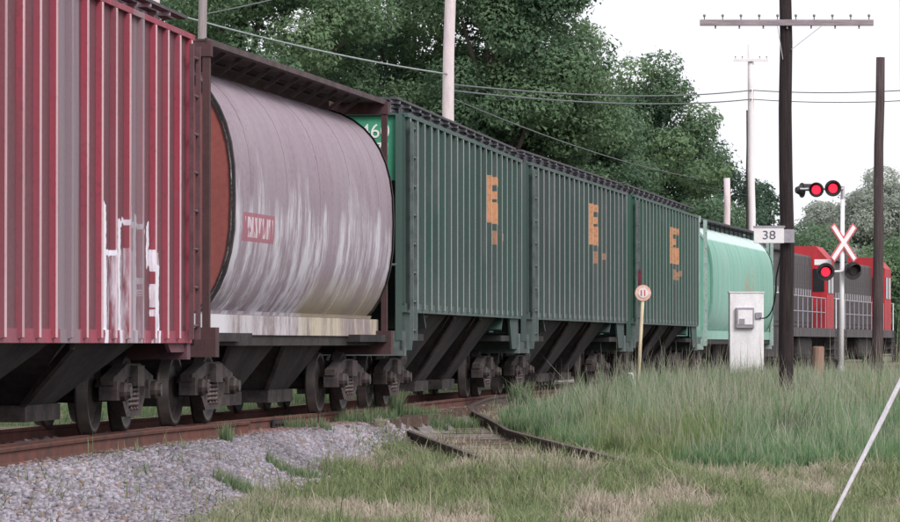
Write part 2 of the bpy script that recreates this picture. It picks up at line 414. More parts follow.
CAP = MB().lathe_x([(0,.10),(.06,.10),(.09,.075),(.12,.07)], 0, 0, 12).mesh('bearing_cap', M['wheel'])
BOLST = MB().box(-1.15, 1.15, -.2, .2, .50, .72).mesh('truck', M['frame'])
BEAM = MB().box(-.95, .95, -.06, .06, .40, .52).mesh('brake_beam', M['steel'])
def add_truck(root, y):
    t = link('truck', BOLST, root, (0, y, 0))
    for s in (-1, 1):
        link('side_frame', FRAME, t, (s*1.0, 0, 0)); link('coil_spring', SPRING, t, (s*1.0, 0, 0)); link('brake_beam', BEAM, t, (0, s*.37, 0))
        link('axle', AXLE, t, (0, s*.89, .42))
        for q in (-1, 1):
            link('wheel', WHEEL, t, (q*.755, s*.89, .42), (0, 0, 0 if q > 0 else PI))
            link('bearing_cap', CAP, t, (q*1.09, s*.89, .45), (0, 0, 0 if q > 0 else PI))
    return t
b = MB().box(-.09,.09,-.5,.28,.74,.92); b.box(-.14,.12,-.86,-.5,.68,.98); b.box(-.16,-.06,-.98,-.8,.70,.96)
COUPLER = b.mesh('coupler', M['steel'])
def hose_mesh():
    return MB().tube([(.35,.1,.8),(.35,-.15,.7),(.32,-.35,.42),(.2,-.5,.36),(.1,-.6,.45)], .025, 7).mesh('air_hose', M['black'], True)
HOSE = hose_mesh()
def couplers(root, h):
    for s in (-1, 1):
        link('coupler', COUPLER, root, (0, s*h, 0), (0, 0, 0 if s < 0 else PI)); link('air_hose', HOSE, root, (0, s*h, 0), (0, 0, 0 if s < 0 else PI))
def ladder_mesh(z0, z1, w, m, axis='y', step=.42):
    b = MB()
    for s in (-1, 1):
        p = (0, s*w/2) if axis == 'y' else (s*w/2, 0)
        b.bar((p[0], p[1], z0), (p[0], p[1], z1), .05, .05)
    z = z0 + .15
    while z < z1:
        a = (0,-w/2,z) if axis == 'y' else (-w/2,0,z); c = (0,w/2,z) if axis == 'y' else (w/2,0,z)
        b.tube([a, c], .016, 6); z += step
    return b.mesh('ladder', m)

def paint(name, root, base, dark, rust, light, extra=None, streak=(3,3,.22), rough=.75):
    k = NT(name); co = k.coord(root); g = k.coord(None)
    f = k.noise(co, 1.3, 6, .6, streak); f2 = k.noise(co, .55, 4, .6); f3 = k.noise(co, 16, 3, .6)
    col = k.mix(k.ramp(f, .38, .66), base, dark)
    col = k.mix(k.ramp(f2, .52, .72, 0, .6), col, light)
    col = k.mix(k.ramp(f3, .56, .72, 0, .55), col, rust)
    seed = (sum(ord(ch) for ch in root.name)*1.37) % 50
    pan = k.noise(k.mapping(co, (0,1.15,.05), (seed,seed,seed)), 1.0, 2, .5)          # sheet to sheet fading
    col = k.mix(k.ramp(pan, .35, .65, 0, .38), col, light)
    run = k.noise(k.mapping(co, (0,7.,.28), (seed,seed*.7,seed)), 1.0, 4, .65)       # rust runs
    col = k.mix(k.ramp(run, .58, .74, 0, .55), col, rust)
    xyz = k.sep(co)
    lowdust = k.math('MULTIPLY', k.ramp(xyz[2], 2.4, 1.0), k.ramp(f, .3, .6))
    col = k.mix(k.math('MULTIPLY', lowdust, .35), col, light)
    if extra: col = extra(k, co, xyz, f, f3, col)
    k.bump(f3, .25, .01)
    return k.fin(col, k.ramp(f3, .3, .7, rough-.12, rough+.1), 0, .3)

def place(root, yc, half):
    ya, yb = yc-half, yc+half; xa, xb = float(cx(ya)), float(cx(yb))
    root.location = ((xa+xb)/2, yc, 0); root.rotation_euler = (0, 0, -math.atan2(xb-xa, yb-ya))

def ribbed_hopper(name, label, yc, Lb, zb, zt, mk, nrib, wide=(), group=None, hw=1.46, ribd=.062, tk=1.75, ribw=.10, farlad=False):
    root = empty(name); tag(root, label, 'hopper car', group); place(root, yc, Lb/2-2)
    mp, mend, mlight, mchalk_lit, msheet = mk(root)
    h = Lb/2
    for s in (-1, 1):
        MB().box(min(s*hw, s*(hw-.03)), max(s*hw, s*(hw-.03)), -h, h, zb, zt).build('side_sheet', msheet, root)  # darker sheet paint carries grime and the shade between ribs
    # ribs
    sp_ = (Lb-.5)/(nrib-1)
    def ribm(w):
        pass
        b = MB().prism_y([(0,zb-.07),(ribd,zb-.05),(ribd,zt-.04),(0,zt-.01)], -w/2, w/2); me = b.mesh('rib', mp); me.materials.append(mchalk_lit)
        me.polygons.foreach_set('material_index', [1 if abs(p.normal.x) > .95 and p.center.x > .02 else 0 for p in me.polygons]); return me  # outer rib face takes the painted highlight colour
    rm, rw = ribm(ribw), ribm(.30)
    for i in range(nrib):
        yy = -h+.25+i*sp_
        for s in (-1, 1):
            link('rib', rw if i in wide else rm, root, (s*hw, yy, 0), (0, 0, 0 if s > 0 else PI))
    # sills and eaves
    for s in (-1, 1):
        x0, x1 = sorted((s*(hw-.05), s*(hw+.02)))
        MB().box(x0, x1, -h, h, zb-.10, zb+.03).build('side_sill', mp, root)
        MB().box(*sorted((s*(hw-.05), s*(hw+.05))), -h, h, zt-.03, zt+.03).build('roof_rail', mp, root)
        # running board near the roof edge
        xb0, xb1 = sorted((s*.80, s*1.36))
        rbz = zt + .22
        b = MB()
        for q in np.linspace(xb0, xb1-.10, 4): b.box(q, q+.11, -h-.15, h+.15, rbz, rbz+.035)
        b.build('running_board', M['galv_dark'], root)
        for yy in np.arange(-h+.3, h, 1.15):
            link('board_bracket', BRK, root, (s*1.2, yy, zt+.03), (0,0,0 if s>0 else PI))
    MB().prism_y([(-hw-.02,zt+.0),(hw+.02,zt+.0),(.75,zt+.13),(-.75,zt+.13)], -h, h).build('roof', mp, root)
    for yy in np.linspace(-h+1.8, h-1.8, 5):
        MB().box(-.45,.45,yy-.8,yy+.8,zt+.10,zt+.24).build('roof_hatch', mp, root, bevel=.03)
    for s in (-1, 1):
        e = s*h
        y0, y1 = sorted((e - s*.12, e - s*.08))
        MB().box(-hw+.03, hw-.03, y0, y1, zt-.95, zt).build('end_panel', mend, root)
        # slope sheet
        pa = (e-s*.12, zt-.95); pb = (e-s*2.7, 1.18)
        MB().prism_x([pa, pb, (pb[0]-s*.05, pb[1]+.03), (pa[0]-s*.05, pa[1]+.03)], -hw+.04, hw-.04).build('slope_sheet', msheet, root)  # shade of the end recess painted in with the dark sheet colour
        # end sill and platform
        y0, y1 = sorted((e, e-s*.22)); MB().box(-hw, hw, y0, y1, .78, 1.14).build('end_sill', mlight, root)
        y0, y1 = sorted((e-s*.22, e-s*2.6)); MB().box(-hw+.06, hw-.06, y0, y1, 1.0, 1.10).build('end_platform', M['under'], root)
        for q in (-1, 1):
            pl = [(e, zb+.02), (e, .86), (e-s*1.05, .86), (e-s*1.55, zb+.02)]
            x0, x1 = sorted((q*(hw-.07), q*(hw-.03)))
            MB().prism_x(pl if s > 0 else pl[::-1], x0, x1).build('side_gusset', msheet, root)
            MB().bar((q*(hw-.08), e-s*.04, 1.0), (q*(hw-.08), e-s*.04, zt), .10, .10).build('corner_post', mp, root)
            if q != s or farlad: link('ladder', LAD(mlight, 1.0, zt-.1), root, (q*(hw+.10), e-s*.30, 0))
            if q == s: link('end_ladder', LADX(mlight, 1.0, zt-.1), root, (q*(hw-.45), e+s*.06, 0))
        for q in (-.75, .75):
            MB().bar((q, e-s*.15, 1.1), (q, e-s*.15, zt-.95), .07, .07).build('end_post', mp, root)
        MB().tube([(-hw+.1, e+s*.08, 2.1), (hw-.1, e+s*.08, 2.1)], .02, 6).build('grab_iron', mlight, root)
    MB().box(-.17,.17,-h+.1,h-.1,.78,1.06).build('centre_sill', M['under'], root)
    ys = np.linspace(-h+4.3, h-4.3, 3); wb = (ys[1]-ys[0])/2-.12
    for yy in ys:
        b = MB(); T = [(-hw+.06,-wb),(hw-.06,-wb),(hw-.06,wb),(-hw+.06,wb)]; Bm = [(-.62,-.8),(.62,-.8),(.62,.8),(-.62,.8)]
        b.add([(x,yy+q,zb+.0) for x,q in T]+[(x,yy+q,.34) for x,q in Bm], [(0,1,2,3),(7,6,5,4)]+[(i,i+4,(i+1)%4+4,(i+1)%4) for i in range(4)])
        hb = b.build('hopper_bay', M['under'], root)
        MB().box(-.68,.68,yy-.85,yy+.85,.18,.345).build('outlet_gate', M['frame'], hb)
        for q in (-1,1):
            MB().bar((q*(hw-.05), yy-wb*.98, zb-.12), (q*.64, yy-.81, .36), .05, .09).build('edge_angle', M['frame'], hb)
    MB().tube([(.75,-h+3.2,.72),(.75,-h+4.1,.72)], .2, 14).build('air_reservoir', M['frame'], root)
    MB().tube([(-.7,-h+1.9,.66),(-.4,0,.6),(-.7,h-1.9,.66)], .025, 6).build('brake_rod', M['frame'], root)
    MB().tube([(.32,-h+.3,.92),(.32,-h+2.8,.88),(.32,h-2.8,.88),(.32,h-.3,.92)], .03, 6).build('train_line_pipe', M['steel'], root)
    for s in (-1, 1):
        MB().bar((.5, s*(h-.5), .9), (.5, s*(h-2.7), .55), .04, .06).build('brake_lever', M['frame'], root)
    add_truck(root, -h+1.75); add_truck(root, h-tk); couplers(root, h+.02)
    return root
_lc = {}
def LAD(m, z0, z1):
    key = (m.name, z0, round(z1,2), 'y')
    if key not in _lc: _lc[key] = ladder_mesh(z0, z1, .42, m)
    return _lc[key]
def LADX(m, z0, z1):
    key = (m.name, z0, round(z1,2), 'x')
    if key not in _lc: _lc[key] = ladder_mesh(z0, z1, .42, m, 'x')
    return _lc[key]
M['galv_dark'] = weathered('running_board_steel', (.06,.055,.065), (.10,.09,.10), 4, .7)
BRK = MB().bar((0,0,0),(0,0,.2),.04,.04).bar((-.35,0,.17),(.16,0,.17),.04,.04).mesh('board_bracket', M['sign_grey'])

# ---- red hopper
def red_mk(root):
    def extra(k, co, xyz, f, f3, col):
        g = k.math
        n1 = k.noise(co, 1.0, 5, .7, (0,2.2,.5)); n2 = k.noise(co, 1.0, 5, .75, (3,3.0,.55))
        # white graffiti strokes low on the far half
        wob = k.math('MULTIPLY', g('SUBTRACT', k.noise(co, 1.0, 4, .6, (0,.6,3.)), .5), .30)
        wz = k.math('MULTIPLY', g('SUBTRACT', k.noise(co, 1.0, 4, .6, (0,4.,.4)), .5), .35)
        w3 = [xyz[0], g('ADD', xyz[1], wob), g('ADD', xyz[2], wz)]
        w = None
        for bxm in ((3.62,3.78,.9,2.34),(3.78,4.35,1.84,1.90),(4.38,4.52,.9,2.22),(4.5,5.9,2.14,2.20),(4.98,5.14,.9,2.36),(5.24,5.40,.9,2.25),(5.14,5.24,.9,1.6),(5.98,6.12,1.75,2.2),(6.14,6.28,.9,1.9),(6.58,6.70,.9,1.78),(6.2,6.65,1.70,1.76),(5.5,5.62,.9,1.5)):
            q = k.boxmask(w3, *bxm); w = q if w is None else g('MAXIMUM', w, q)
        haze = g('MULTIPLY', k.boxmask(w3, 3.6, 6.7, .9, 1.9), k.ramp(n2, .46, .60, 0, .75))
        w = g('MAXIMUM', g('MULTIPLY', w, k.ramp(n2, .30, .42, .45, 1.)), haze)
        col = k.mix(g('MULTIPLY', w, .95), col, (.78,.76,.86))
        # old grey primer patches
        gp = g('ADD', k.boxmask(xyz, 1.45, 2.4, 0, 6), k.boxmask(xyz, 4.95, 5.6, 0, 6))
        col = k.mix(g('MULTIPLY', gp, k.ramp(f, .28, .55, .35, .95)), col, (.24,.19,.22))
        n4 = k.noise(co, 1.0, 4, .6, (1,.7,.12))
        return k.mix(k.ramp(n4, .58, .72, 0, .4), col, (.17,.09,.105))
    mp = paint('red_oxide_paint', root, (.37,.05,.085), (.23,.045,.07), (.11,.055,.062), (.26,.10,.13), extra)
    ms = paint('sooty_red_sheet_paint', root, (.16,.04,.056), (.11,.042,.055), (.08,.05,.055), (.16,.09,.105), extra)  # grime plus rib shade, both painted into the sheets
    mc = paint('chalky_red_rib_paint', root, (.64,.40,.44), (.52,.27,.31), (.34,.15,.19), (.66,.50,.53), extra)  # chalked rib faces with sky-caught brightness painted in
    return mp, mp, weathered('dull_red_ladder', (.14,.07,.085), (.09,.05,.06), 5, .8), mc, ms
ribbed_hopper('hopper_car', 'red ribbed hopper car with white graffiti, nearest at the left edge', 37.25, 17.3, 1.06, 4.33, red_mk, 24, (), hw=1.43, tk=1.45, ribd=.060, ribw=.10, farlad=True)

# ---- dark green hoppers
def green_mk(v):
    def mk(root):
        def extra(k, co, xyz, f, f3, col):
            g = k.math
            def u(lst):
                r = None
                for a in lst:
                    q = k.boxmask(xyz, *a); r = q if r is None else g('MAXIMUM', r, q)
                return r
            yo = v['ly']; zo = v['lz']; s = v['ls']
            big = [(yo, yo+.80, zo, zo+.95*s), (yo+.80, yo+1.75, zo+.78*s, zo+.95*s), (yo+.80, yo+1.4, zo+.50*s, zo+.66*s), (yo+.80, yo+1.75, zo, zo+.44*s)]
            sm = [(yo+.7, yo+1.35, zo-.42*s, zo-.14*s), (yo+1.45, yo+1.65, zo-.42*s, zo-.2*s), (yo+1.85, yo+2.35, zo-.45*s, zo-.32*s), (yo+2.1, yo+2.6, zo-.3*s, zo-.15*s), (yo+2.75, yo+3.0, zo-.45*s, zo-.18*s)]
            w = k.ramp(f3, .68, .48, .40, .82)
            col = k.mix(g('MULTIPLY', u(big), w), col, (.66,.33,.18))
            return k.mix(g('MULTIPLY', u(sm), g('MULTIPLY', w, .8)), col, (.52,.27,.16))
        tn = v.get('tint', (1,1,1)); T3 = lambda c: tuple(a*b for a, b in zip(c, tn))
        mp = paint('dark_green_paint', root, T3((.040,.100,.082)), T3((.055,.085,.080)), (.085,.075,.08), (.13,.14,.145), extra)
        ms = paint('sooty_green_sheet_paint', root, T3((.030,.078,.062)), T3((.040,.062,.058)), (.06,.058,.06), (.09,.105,.105), extra)  # dark green from grime and from painted shade between ribs
        mc = paint('chalky_green_rib_paint', root, T3((.28,.33,.325)), T3((.19,.24,.235)), (.19,.17,.185), (.38,.38,.41), extra)  # rib highlight put into the chalked paint colour
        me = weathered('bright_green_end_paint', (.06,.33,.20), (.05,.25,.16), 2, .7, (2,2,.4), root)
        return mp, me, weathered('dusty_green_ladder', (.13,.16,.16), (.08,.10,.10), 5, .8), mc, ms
    return mk
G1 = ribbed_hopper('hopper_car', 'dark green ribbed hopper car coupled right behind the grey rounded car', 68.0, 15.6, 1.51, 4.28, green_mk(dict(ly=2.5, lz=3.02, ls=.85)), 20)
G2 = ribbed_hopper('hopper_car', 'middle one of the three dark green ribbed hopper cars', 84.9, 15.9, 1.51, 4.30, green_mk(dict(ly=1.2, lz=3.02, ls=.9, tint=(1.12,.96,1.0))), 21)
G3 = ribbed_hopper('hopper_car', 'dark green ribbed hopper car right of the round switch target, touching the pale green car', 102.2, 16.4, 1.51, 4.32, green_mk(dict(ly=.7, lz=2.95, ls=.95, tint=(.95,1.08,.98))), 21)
def end_text(root, txt, x, z, size):
    for i, (t, dz) in enumerate(txt):
        text_mesh('lettering', t, size, M['lettering'], root, (x, -15.6/2+.072, z+dz), (PI/2, 0, 0))
end_text(G1, (('460', 0),), 1.02, 4.04, .29)
end_text(G1, (('71', 0),), 1.13, 3.78, .26)

# ---- rounded hoppers
def superell(a, b, zc, n=2.6, N=44):
    out = []
    for i in range(N):
        t = 2*PI*i/N; c, s = math.cos(t), math.sin(t)
        out.append((a*math.copysign(abs(c)**(2/n), c), zc + b*math.copysign(abs(s)**(2/n), s)))
    return out
def round_hopper(name, label, yc, Lb, a, b_, zc, mk, sill, npan=10, ex=2.6, boards=True, inset=.9):
    root = empty(name); tag(root, label, 'hopper car'); place(root, yc, Lb/2-2)
    mt, mend, mlad, msill = mk(root); h = Lb/2; ht = h-inset
    ys = np.linspace(-ht, ht, npan+1)
    for i in range(npan):                               # lapped tank sheets
        g = .007 if i % 2 else 0.0
        P = superell(a+g, b_+g, zc, ex); Q = superell(a+g-.012, b_+g-.012, zc, ex); n = len(P)
        y0, y1 = ys[i]-(.02 if i % 2 else 0), ys[i+1]+(.02 if i % 2 else 0)
        y0, y1 = max(y0, -ht), min(y1, ht)
        vs = [(x,y0,z) for x,z in P]+[(x,y1,z) for x,z in P]
        fs = [(q,(q+1)%n,(q+1)%n+n,q+n) for q in range(n)]
        o = MB().add(vs, fs); k0 = len(o.v)
        for yy in (y0, y1):
            o.add([(x,yy,z) for x,z in P]+[(x,yy,z) for x,z in Q], [(q,(q+1)%n,(q+1)%n+n,q+n) for q in range(n)])
        o.build('tank_sheet', mt, root, True)
    P = superell(a-.02, b_-.02, zc, ex)
    for s in (-1, 1):
        y0, y1 = sorted((s*(ht-.05), s*(ht-.02)))
        MB().prism_y(P, y0, y1).build('end_sheet', mend, root)
        R = superell(a+.03, b_+.03, zc, ex); n = len(R); Ri = superell(a-.03, b_-.03, zc, ex)
        vs = [(x,s*(ht+.0),z) for x,z in R]+[(x,s*(ht-.07),z) for x,z in R]+[(x,s*(ht+.0),z) for x,z in Ri]
        fs = [(q,(q+1)%n,(q+1)%n+n,q+n) for q in range(n)]+[(q,(q+1)%n,(q+1)%n+2*n,q+2*n) for q in range(n)]
        MB().add(vs, fs).build('end_rim', M['steel'] if boards else mt, root)
        e = s*h
        y0, y1 = sorted((e, e-s*.2)); MB().box(-1.42,1.42,y0,y1,.80,1.14).build('end_sill', mlad, root)
        y0, y1 = sorted((e-s*.2, e-s*2.4)); MB().box(-1.36,1.36,y0,y1,.98,1.08).build('end_platform', M['under'], root)
        for q in (-1, 1):
            MB().bar((q*1.30, e-s*.06, 1.1), (q*1.30, e-s*.06, zc+b_+.06), .09, .08).build('corner_post', mlad, root)
            MB().bar((q*.55, e-s*.06, 1.1), (q*.55, e-s*.06, zc+b_+.10), .08, .08).build('end_post', mlad, root)
            if not boards: link('ladder', LAD(mlad, .9, zc+b_), root, (q*1.46, e-s*.30, 0))
        MB().box(-1.36,1.36,*sorted((e-s*.12, e-s*.0)),zc+b_-.08,zc+b_+.10).build('end_beam', mlad, root)
    for s in (-1, 1):
        so_ = 1.20 if boards else 1.40
        x0, x1 = sorted((s*(so_-.14), s*so_))
        MB().box(*sorted((s*(so_-.16), s*(so_-.03))), -h, h, sill[0]-.13, sill[0]).build('lower_sill', M['steel'], root)
        MB().box(x0, x1, -h, h, sill[0], sill[1]).build('side_sill', msill, root)
        xa, xb = sorted((s*(a-.32), s*1.25))
        MB().prism_y([(s*(a-.30), zc-b_*.78), (s*(so_-.02), sill[1]+.004), (s*(so_-.06), sill[1]+.004), (s*(a-.40), zc-b_*.80)], -ht, ht).build('skirt_sheet', mt, root)
        if boards:
            xb0, xb1 = sorted((s*.62, s*1.30)); bz = zc+b_+.08
            bb = MB()
            for q in np.linspace(xb0, xb1-.11, 5): bb.box(q, q+.125, -h, h, bz, bz+.04)
            bb.build('running_board', M['galv_brown'], root)
            MB().box(*sorted((s*1.29, s*1.32)), -h, h, bz-.02, bz+.05).build('board_edge', M['galv_brown'], root)
            for yy in np.arange(-ht+.2, ht, .92):
                MB().bar((s*.9, yy, zc+b_*.93), (s*1.18, yy, bz), .03, .05).build('board_bracket', M['galv_brown'], root)
        else:
            xb0, xb1 = sorted((s*.62, s*1.14)); bz = zc+b_+.07
            MB().box(xb0, xb1, -h, h, bz, bz+.04).build('running_board', M['galv_dark'], root)
            for yy in np.arange(-ht+.2, ht, 1.2):
                MB().bar((s*.95, yy, zc+b_*.9), (s*.95, yy, bz), .04, .05).build('board_bracket', M['galv_dark'], root)
    MB().box(-.6,.6,-ht+.1,ht-.1,zc+b_-.12,zc+b_+.10).build('hatch_coaming', mlad, root)
    for yy in np.linspace(-ht+1.2, ht-1.2, 4):
        b = MB(); b.tube([(0,yy,zc+b_-.05),(0,yy,zc+b_+.19)], [.42,.40], 18); b.build('roof_hatch', mlad, root)
    MB().box(-.17,.17,-h+.1,h-.1,.76,1.0).build('centre_sill', M['under'], root)
    nb = 2 if Lb < 14 else 3
    ysb = np.linspace(-h+4.4, h-4.4, nb); wb = (ysb[1]-ysb[0])/2-.1
    for yy in ysb:
        b = MB(); T = [(-1.0,-wb),(1.0,-wb),(1.0,wb),(-1.0,wb)]; Bm = [(-.58,-.8),(.58,-.8),(.58,.8),(-.58,.8)]
        b.add([(x,yy+q,sill[0]-.02) for x,q in T]+[(x,yy+q,.34) for x,q in Bm], [(0,1,2,3),(7,6,5,4)]+[(i,i+4,(i+1)%4+4,(i+1)%4) for i in range(4)])
        hb = b.build('hopper_bay', M['under'], root)
        MB().box(-.64,.64,yy-.85,yy+.85,.18,.345).build('outlet_gate', M['frame'], hb)
        for q in (-1,1):
            MB().bar((q*1.0, yy-wb*.98, sill[0]-.04), (q*.60, yy-.81, .36), .05, .09).build('edge_angle', M['frame'], hb)
    add_truck(root, -h+1.5); add_truck(root, h-1.6); couplers(root, h+.02)
    return root
M['galv_brown'] = weathered('brown_running_board_steel', (.065,.045,.05), (.11,.078,.082), 4, .8)
def grey_mk(root):
    def extra(k, co, xyz, f, f3, col):
        g = k.math
        n1 = k.noise(co, 1.0, 4, .6, (1.2,1.0,.5)); n2 = k.noise(co, 1.0, 6, .75, (2,2.2,.42))
        edge = k.ramp(n1, .3, .7, 2.2, 3.2)
        low = k.ramp(g('SUBTRACT', edge, xyz[2]), -.12, .25)
        gap = k.ramp(g('ABSOLUTE', g('SUBTRACT', xyz[1], .9)), .25, .5, .25, 1.)
        w = g('MULTIPLY', g('MULTIPLY', low, gap), k.ramp(n2, .45, .58))
        col = k.mix(g('MULTIPLY', w, .85), col, (.60,.58,.64))
        # sandy dust low on the far end
        d = g('MULTIPLY', k.ramp(xyz[2], 1.9, 1.45), k.ramp(xyz[1], -.3, .4))
        col = k.mix(g('MULTIPLY', d, k.ramp(n2, .35, .5, .3, .9)), col, (.36,.30,.22))
        # faded red stencil block with pale strokes
        y0, y1, z0, z1 = -4.9, -3.0, 2.16, 2.50
        fr = k.boxmask(xyz, y0, y1, z0, z1); inn = k.boxmask(xyz, y0+.1, y1-.1, z0+.05, z1-.05)
        wv = k.n('ShaderNodeTexNoise'); wv.inputs['Scale'].default_value = 1.0; wv.inputs['Detail'].default_value = 2
        k.l(k.mapping(co, (0, 9.5, 2.0)), wv.inputs['Vector'])
        ink = k.math('GREATER_THAN', wv.outputs['Fac'], .50)
        col = k.mix(g('MULTIPLY', fr, .9), col, (.34,.12,.16))
        return k.mix(g('MULTIPLY', inn, g('MULTIPLY', ink, .9)), col, (.62,.54,.60))
    mt = paint('faded_grey_tank_paint', root, (.29,.225,.27), (.24,.185,.22), (.17,.12,.13), (.34,.29,.33), extra, (1.5,2,.3))
    me = weathered('red_brown_end_paint', (.30,.085,.075), (.24,.075,.07), 2, .8, (2,2,.4), root)
    ml = weathered('brown_ladder_paint', (.085,.042,.046), (.06,.034,.037), 5, .8)
    k = NT('chalky_sill_paint'); co = k.coord(root); xyz = k.sep(co)
    n2 = k.noise(co, 1.0, 6, .75, (2,2.2,.8))
    c = k.mix(k.ramp(xyz[1], -.3, .6), (.50,.47,.50), (.48,.42,.33)); c = k.mix(k.ramp(n2, .42, .56), (.26,.21,.22), c)
    c = k.mix(k.ramp(xyz[1], -4.2, -4.6), c, (.62,.60,.64))
    return mt, me, ml, k.fin(c, .9)
round_hopper('hopper_car', 'grey rounded hopper car with rust red end and white scuffs, behind the red car', 53.5, 12.2, 1.5, 1.67, 2.65, grey_mk, (1.06, 1.30), 10, inset=.55)
def teal_mk(root):
    def extra(k, co, xyz, f, f3, col):
        g = k.math
        n = k.noise(co, 1., 5, .7, (0,1.1,2.2))
        w = g('MULTIPLY', k.boxmask(xyz, -.2, 2.4, 1.95, 3.0), k.ramp(n, .46, .58))
        col = k.mix(g('MULTIPLY', w, .8), col, (.34,.26,.17))
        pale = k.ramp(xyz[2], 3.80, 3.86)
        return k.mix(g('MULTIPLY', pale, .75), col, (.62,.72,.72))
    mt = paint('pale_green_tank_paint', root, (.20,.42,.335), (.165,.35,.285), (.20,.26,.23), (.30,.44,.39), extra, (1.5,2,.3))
    me = weathered('pale_green_end_paint', (.21,.48,.37), (.17,.40,.32), 2, .8, (2,2,.4), root)
    ml = weathered('pale_green_ladder', (.36,.48,.44), (.28,.36,.34), 5, .8)
    return mt, me, ml, mt
round_hopper('hopper_car', 'pale sea green rounded hopper car between dark green car and locomotive', 121.3, 18.4, 1.58, 1.70, 2.62, teal_mk, (1.08, 1.32), 11, 3.0, False)

# ---- locomotives
def locomotive(label, yc, Lb=17.2):
    root = empty('locomotive'); tag(root, label, 'locomotive', 'locomotives at the head of the train'); place(root, yc, Lb/2-3); h = Lb/2
    MB().box(-1.5,1.5,-h,h,1.20,1.50).build('underframe', M['loco_grey'], root)
    MB().box(-1.3,1.3,-2.2,2.2,.45,1.2).build('fuel_tank', M['steel'], root, bevel=.15)
    MB().box(-.95,.95,-h+1.3,5.2,1.5,4.05).build('long_hood', M['loco_grey'], root, bevel=.08)
    MB().box(-1.1,1.1,-h+1.5,-h+4.6,4.0,4.35).build('radiator', M['loco_grey'], root, bevel=.05)
    for q in np.linspace(-h+5.5, 2.2, 4): MB().tube([(0,q,4.0),(0,q,4.3)], .32, 16).build('roof_fan', M['steel'], root)
    DO = MB().box(0,.03,-.33,.33,1.7,3.7).mesh('hood_door', M['loco_grey'])
    HA = MB().box(.03,.06,-.28,-.22,2.6,2.85).mesh('door_handle', M['galv'])
    for s in (-1, 1):
        for q in np.linspace(-h+1.9, 4.7, 16):
            d = link('hood_door', DO, root, (s*.95, q, 0), (0,0,0 if s>0 else PI)); link('door_handle', HA, d)
    cab = MB().prism_y([(-1.5,1.5),(1.5,1.5),(1.5,3.95),(1.1,4.4),(-1.1,4.4),(-1.5,3.95)], 5.2, 7.5).build('cab', M['loco_red'], root)
    for s in (-1, 1):
        for q in (5.75, 6.75):
            MB().box(*sorted((s*1.50, s*1.525)), q-.36, q+.36, 2.75, 3.6).build('cab_window', M['glass'], cab)
        for y_ in (5.2, 7.5):
            e = -1 if y_ < 6 else 1
            MB().box(*sorted((s*1.0, s*1.4)), *sorted((y_, y_+e*.02)), 2.8, 3.6).build('end_window', M['glass'], cab)
    MB().box(-.95,.95,7.5,h-.4,1.5,2.75).build('short_hood', M['loco_grey'], root, bevel=.1)
    MB().box(-.95,.95,-h+1.24,-h+1.34,1.6,4.0).build('hood_end', M['loco_grey'], root)
    for s in (-1, 1):
        b = MB()
        pts = np.arange(-h+.5, 5.2, 1.45)
        for q in pts: b.tube([(s*1.47,q,1.5),(s*1.47,q,2.55)], .022, 6)
        b.tube([(s*1.47,pts[0],2.55),(s*1.47,pts[-1],2.55)], .022, 6); b.tube([(s*1.47,pts[0],2.05),(s*1.47,pts[-1],2.05)], .018, 6)
        b.build('handrail', M['sign_grey'], root)
        for e in (-1, 1):
            b = MB()
            for z in (.45,.75,1.05,1.35): b.box(*sorted((s*1.15,s*1.5)), *sorted((e*h, e*(h-.62))), z, z+.04)
            for y_ in (e*h, e*(h-.62)): b.bar((s*1.49,y_,.4),(s*1.49,y_,1.5),.04,.06)
            b.build('step_well', M['loco_grey'], root)
            MB().tube([(s*1.47,e*(h-.05),1.4),(s*1.47,e*(h-.05),2.6),(s*1.2,e*(h-.05),2.6)], .025, 6).build('grab_rail', M['white'], root)
    for e in (-1, 1):
        MB().box(-1.5,1.5,*sorted((e*h,e*(h+.06))),.55,1.5).build('pilot', M['loco_grey'], root)
        MB().tube([(-.5,e*(h-.39 if e>0 else h-1.2),3.6 if e<0 else 2.5),(-.5,e*(h-.3 if e>0 else h-1.14),3.6 if e<0 else 2.5)], .13, 14).build('headlight', M['glass_ins'], root)
        add_truck(root, e*(h-2.9)); add_truck(root, e*(h-5.0)) if False else None
    couplers(root, h+.05)
    return root
locomotive('first locomotive, dark grey with red cab, right behind the crossing signal', 141.0)
locomotive('second locomotive ahead of the first, red cab partly behind the right dark pole', 160.3)

# ------------------------------------------------------------------ poles, wires, lineside things
def px(x, y, Z): return ((x-450)*Z/F, Z, CAMZ + (344-y)*Z/F)
def taper_pole(name, base, top, r0, r1, m, parent=None, n=14, wob=.02):
    b = MB(); a = Vector(base); c = Vector(top); N = 9
    pts = []; rs = []
    for i in range(N):
        t = i/(N-1); p = a.lerp(c, t); pts.append(p + Vector((random.uniform(-wob,wob)*(0<i<N-1), random.uniform(-wob,wob)*(0<i<N-1), 0))); rs.append(r0+(r1-r0)*t)
    return b.tube(pts, rs, n).build(name, m, parent, True)
def pole_root(label, x, Z, cat='utility pole', name='utility_pole'):
    X = (x-450)*Z/F; g = float(gz(X, Z)); return tag(empty(name, (X, Z, g)), label, cat), X, g
INS = MB().tube([(0,0,0),(0,0,.05),(0,0,.055),(0,0,.08),(0,0,.10)], [.010,.010,.022,.028,.016], 8).mesh('insulator', M['glass_ins'], True)
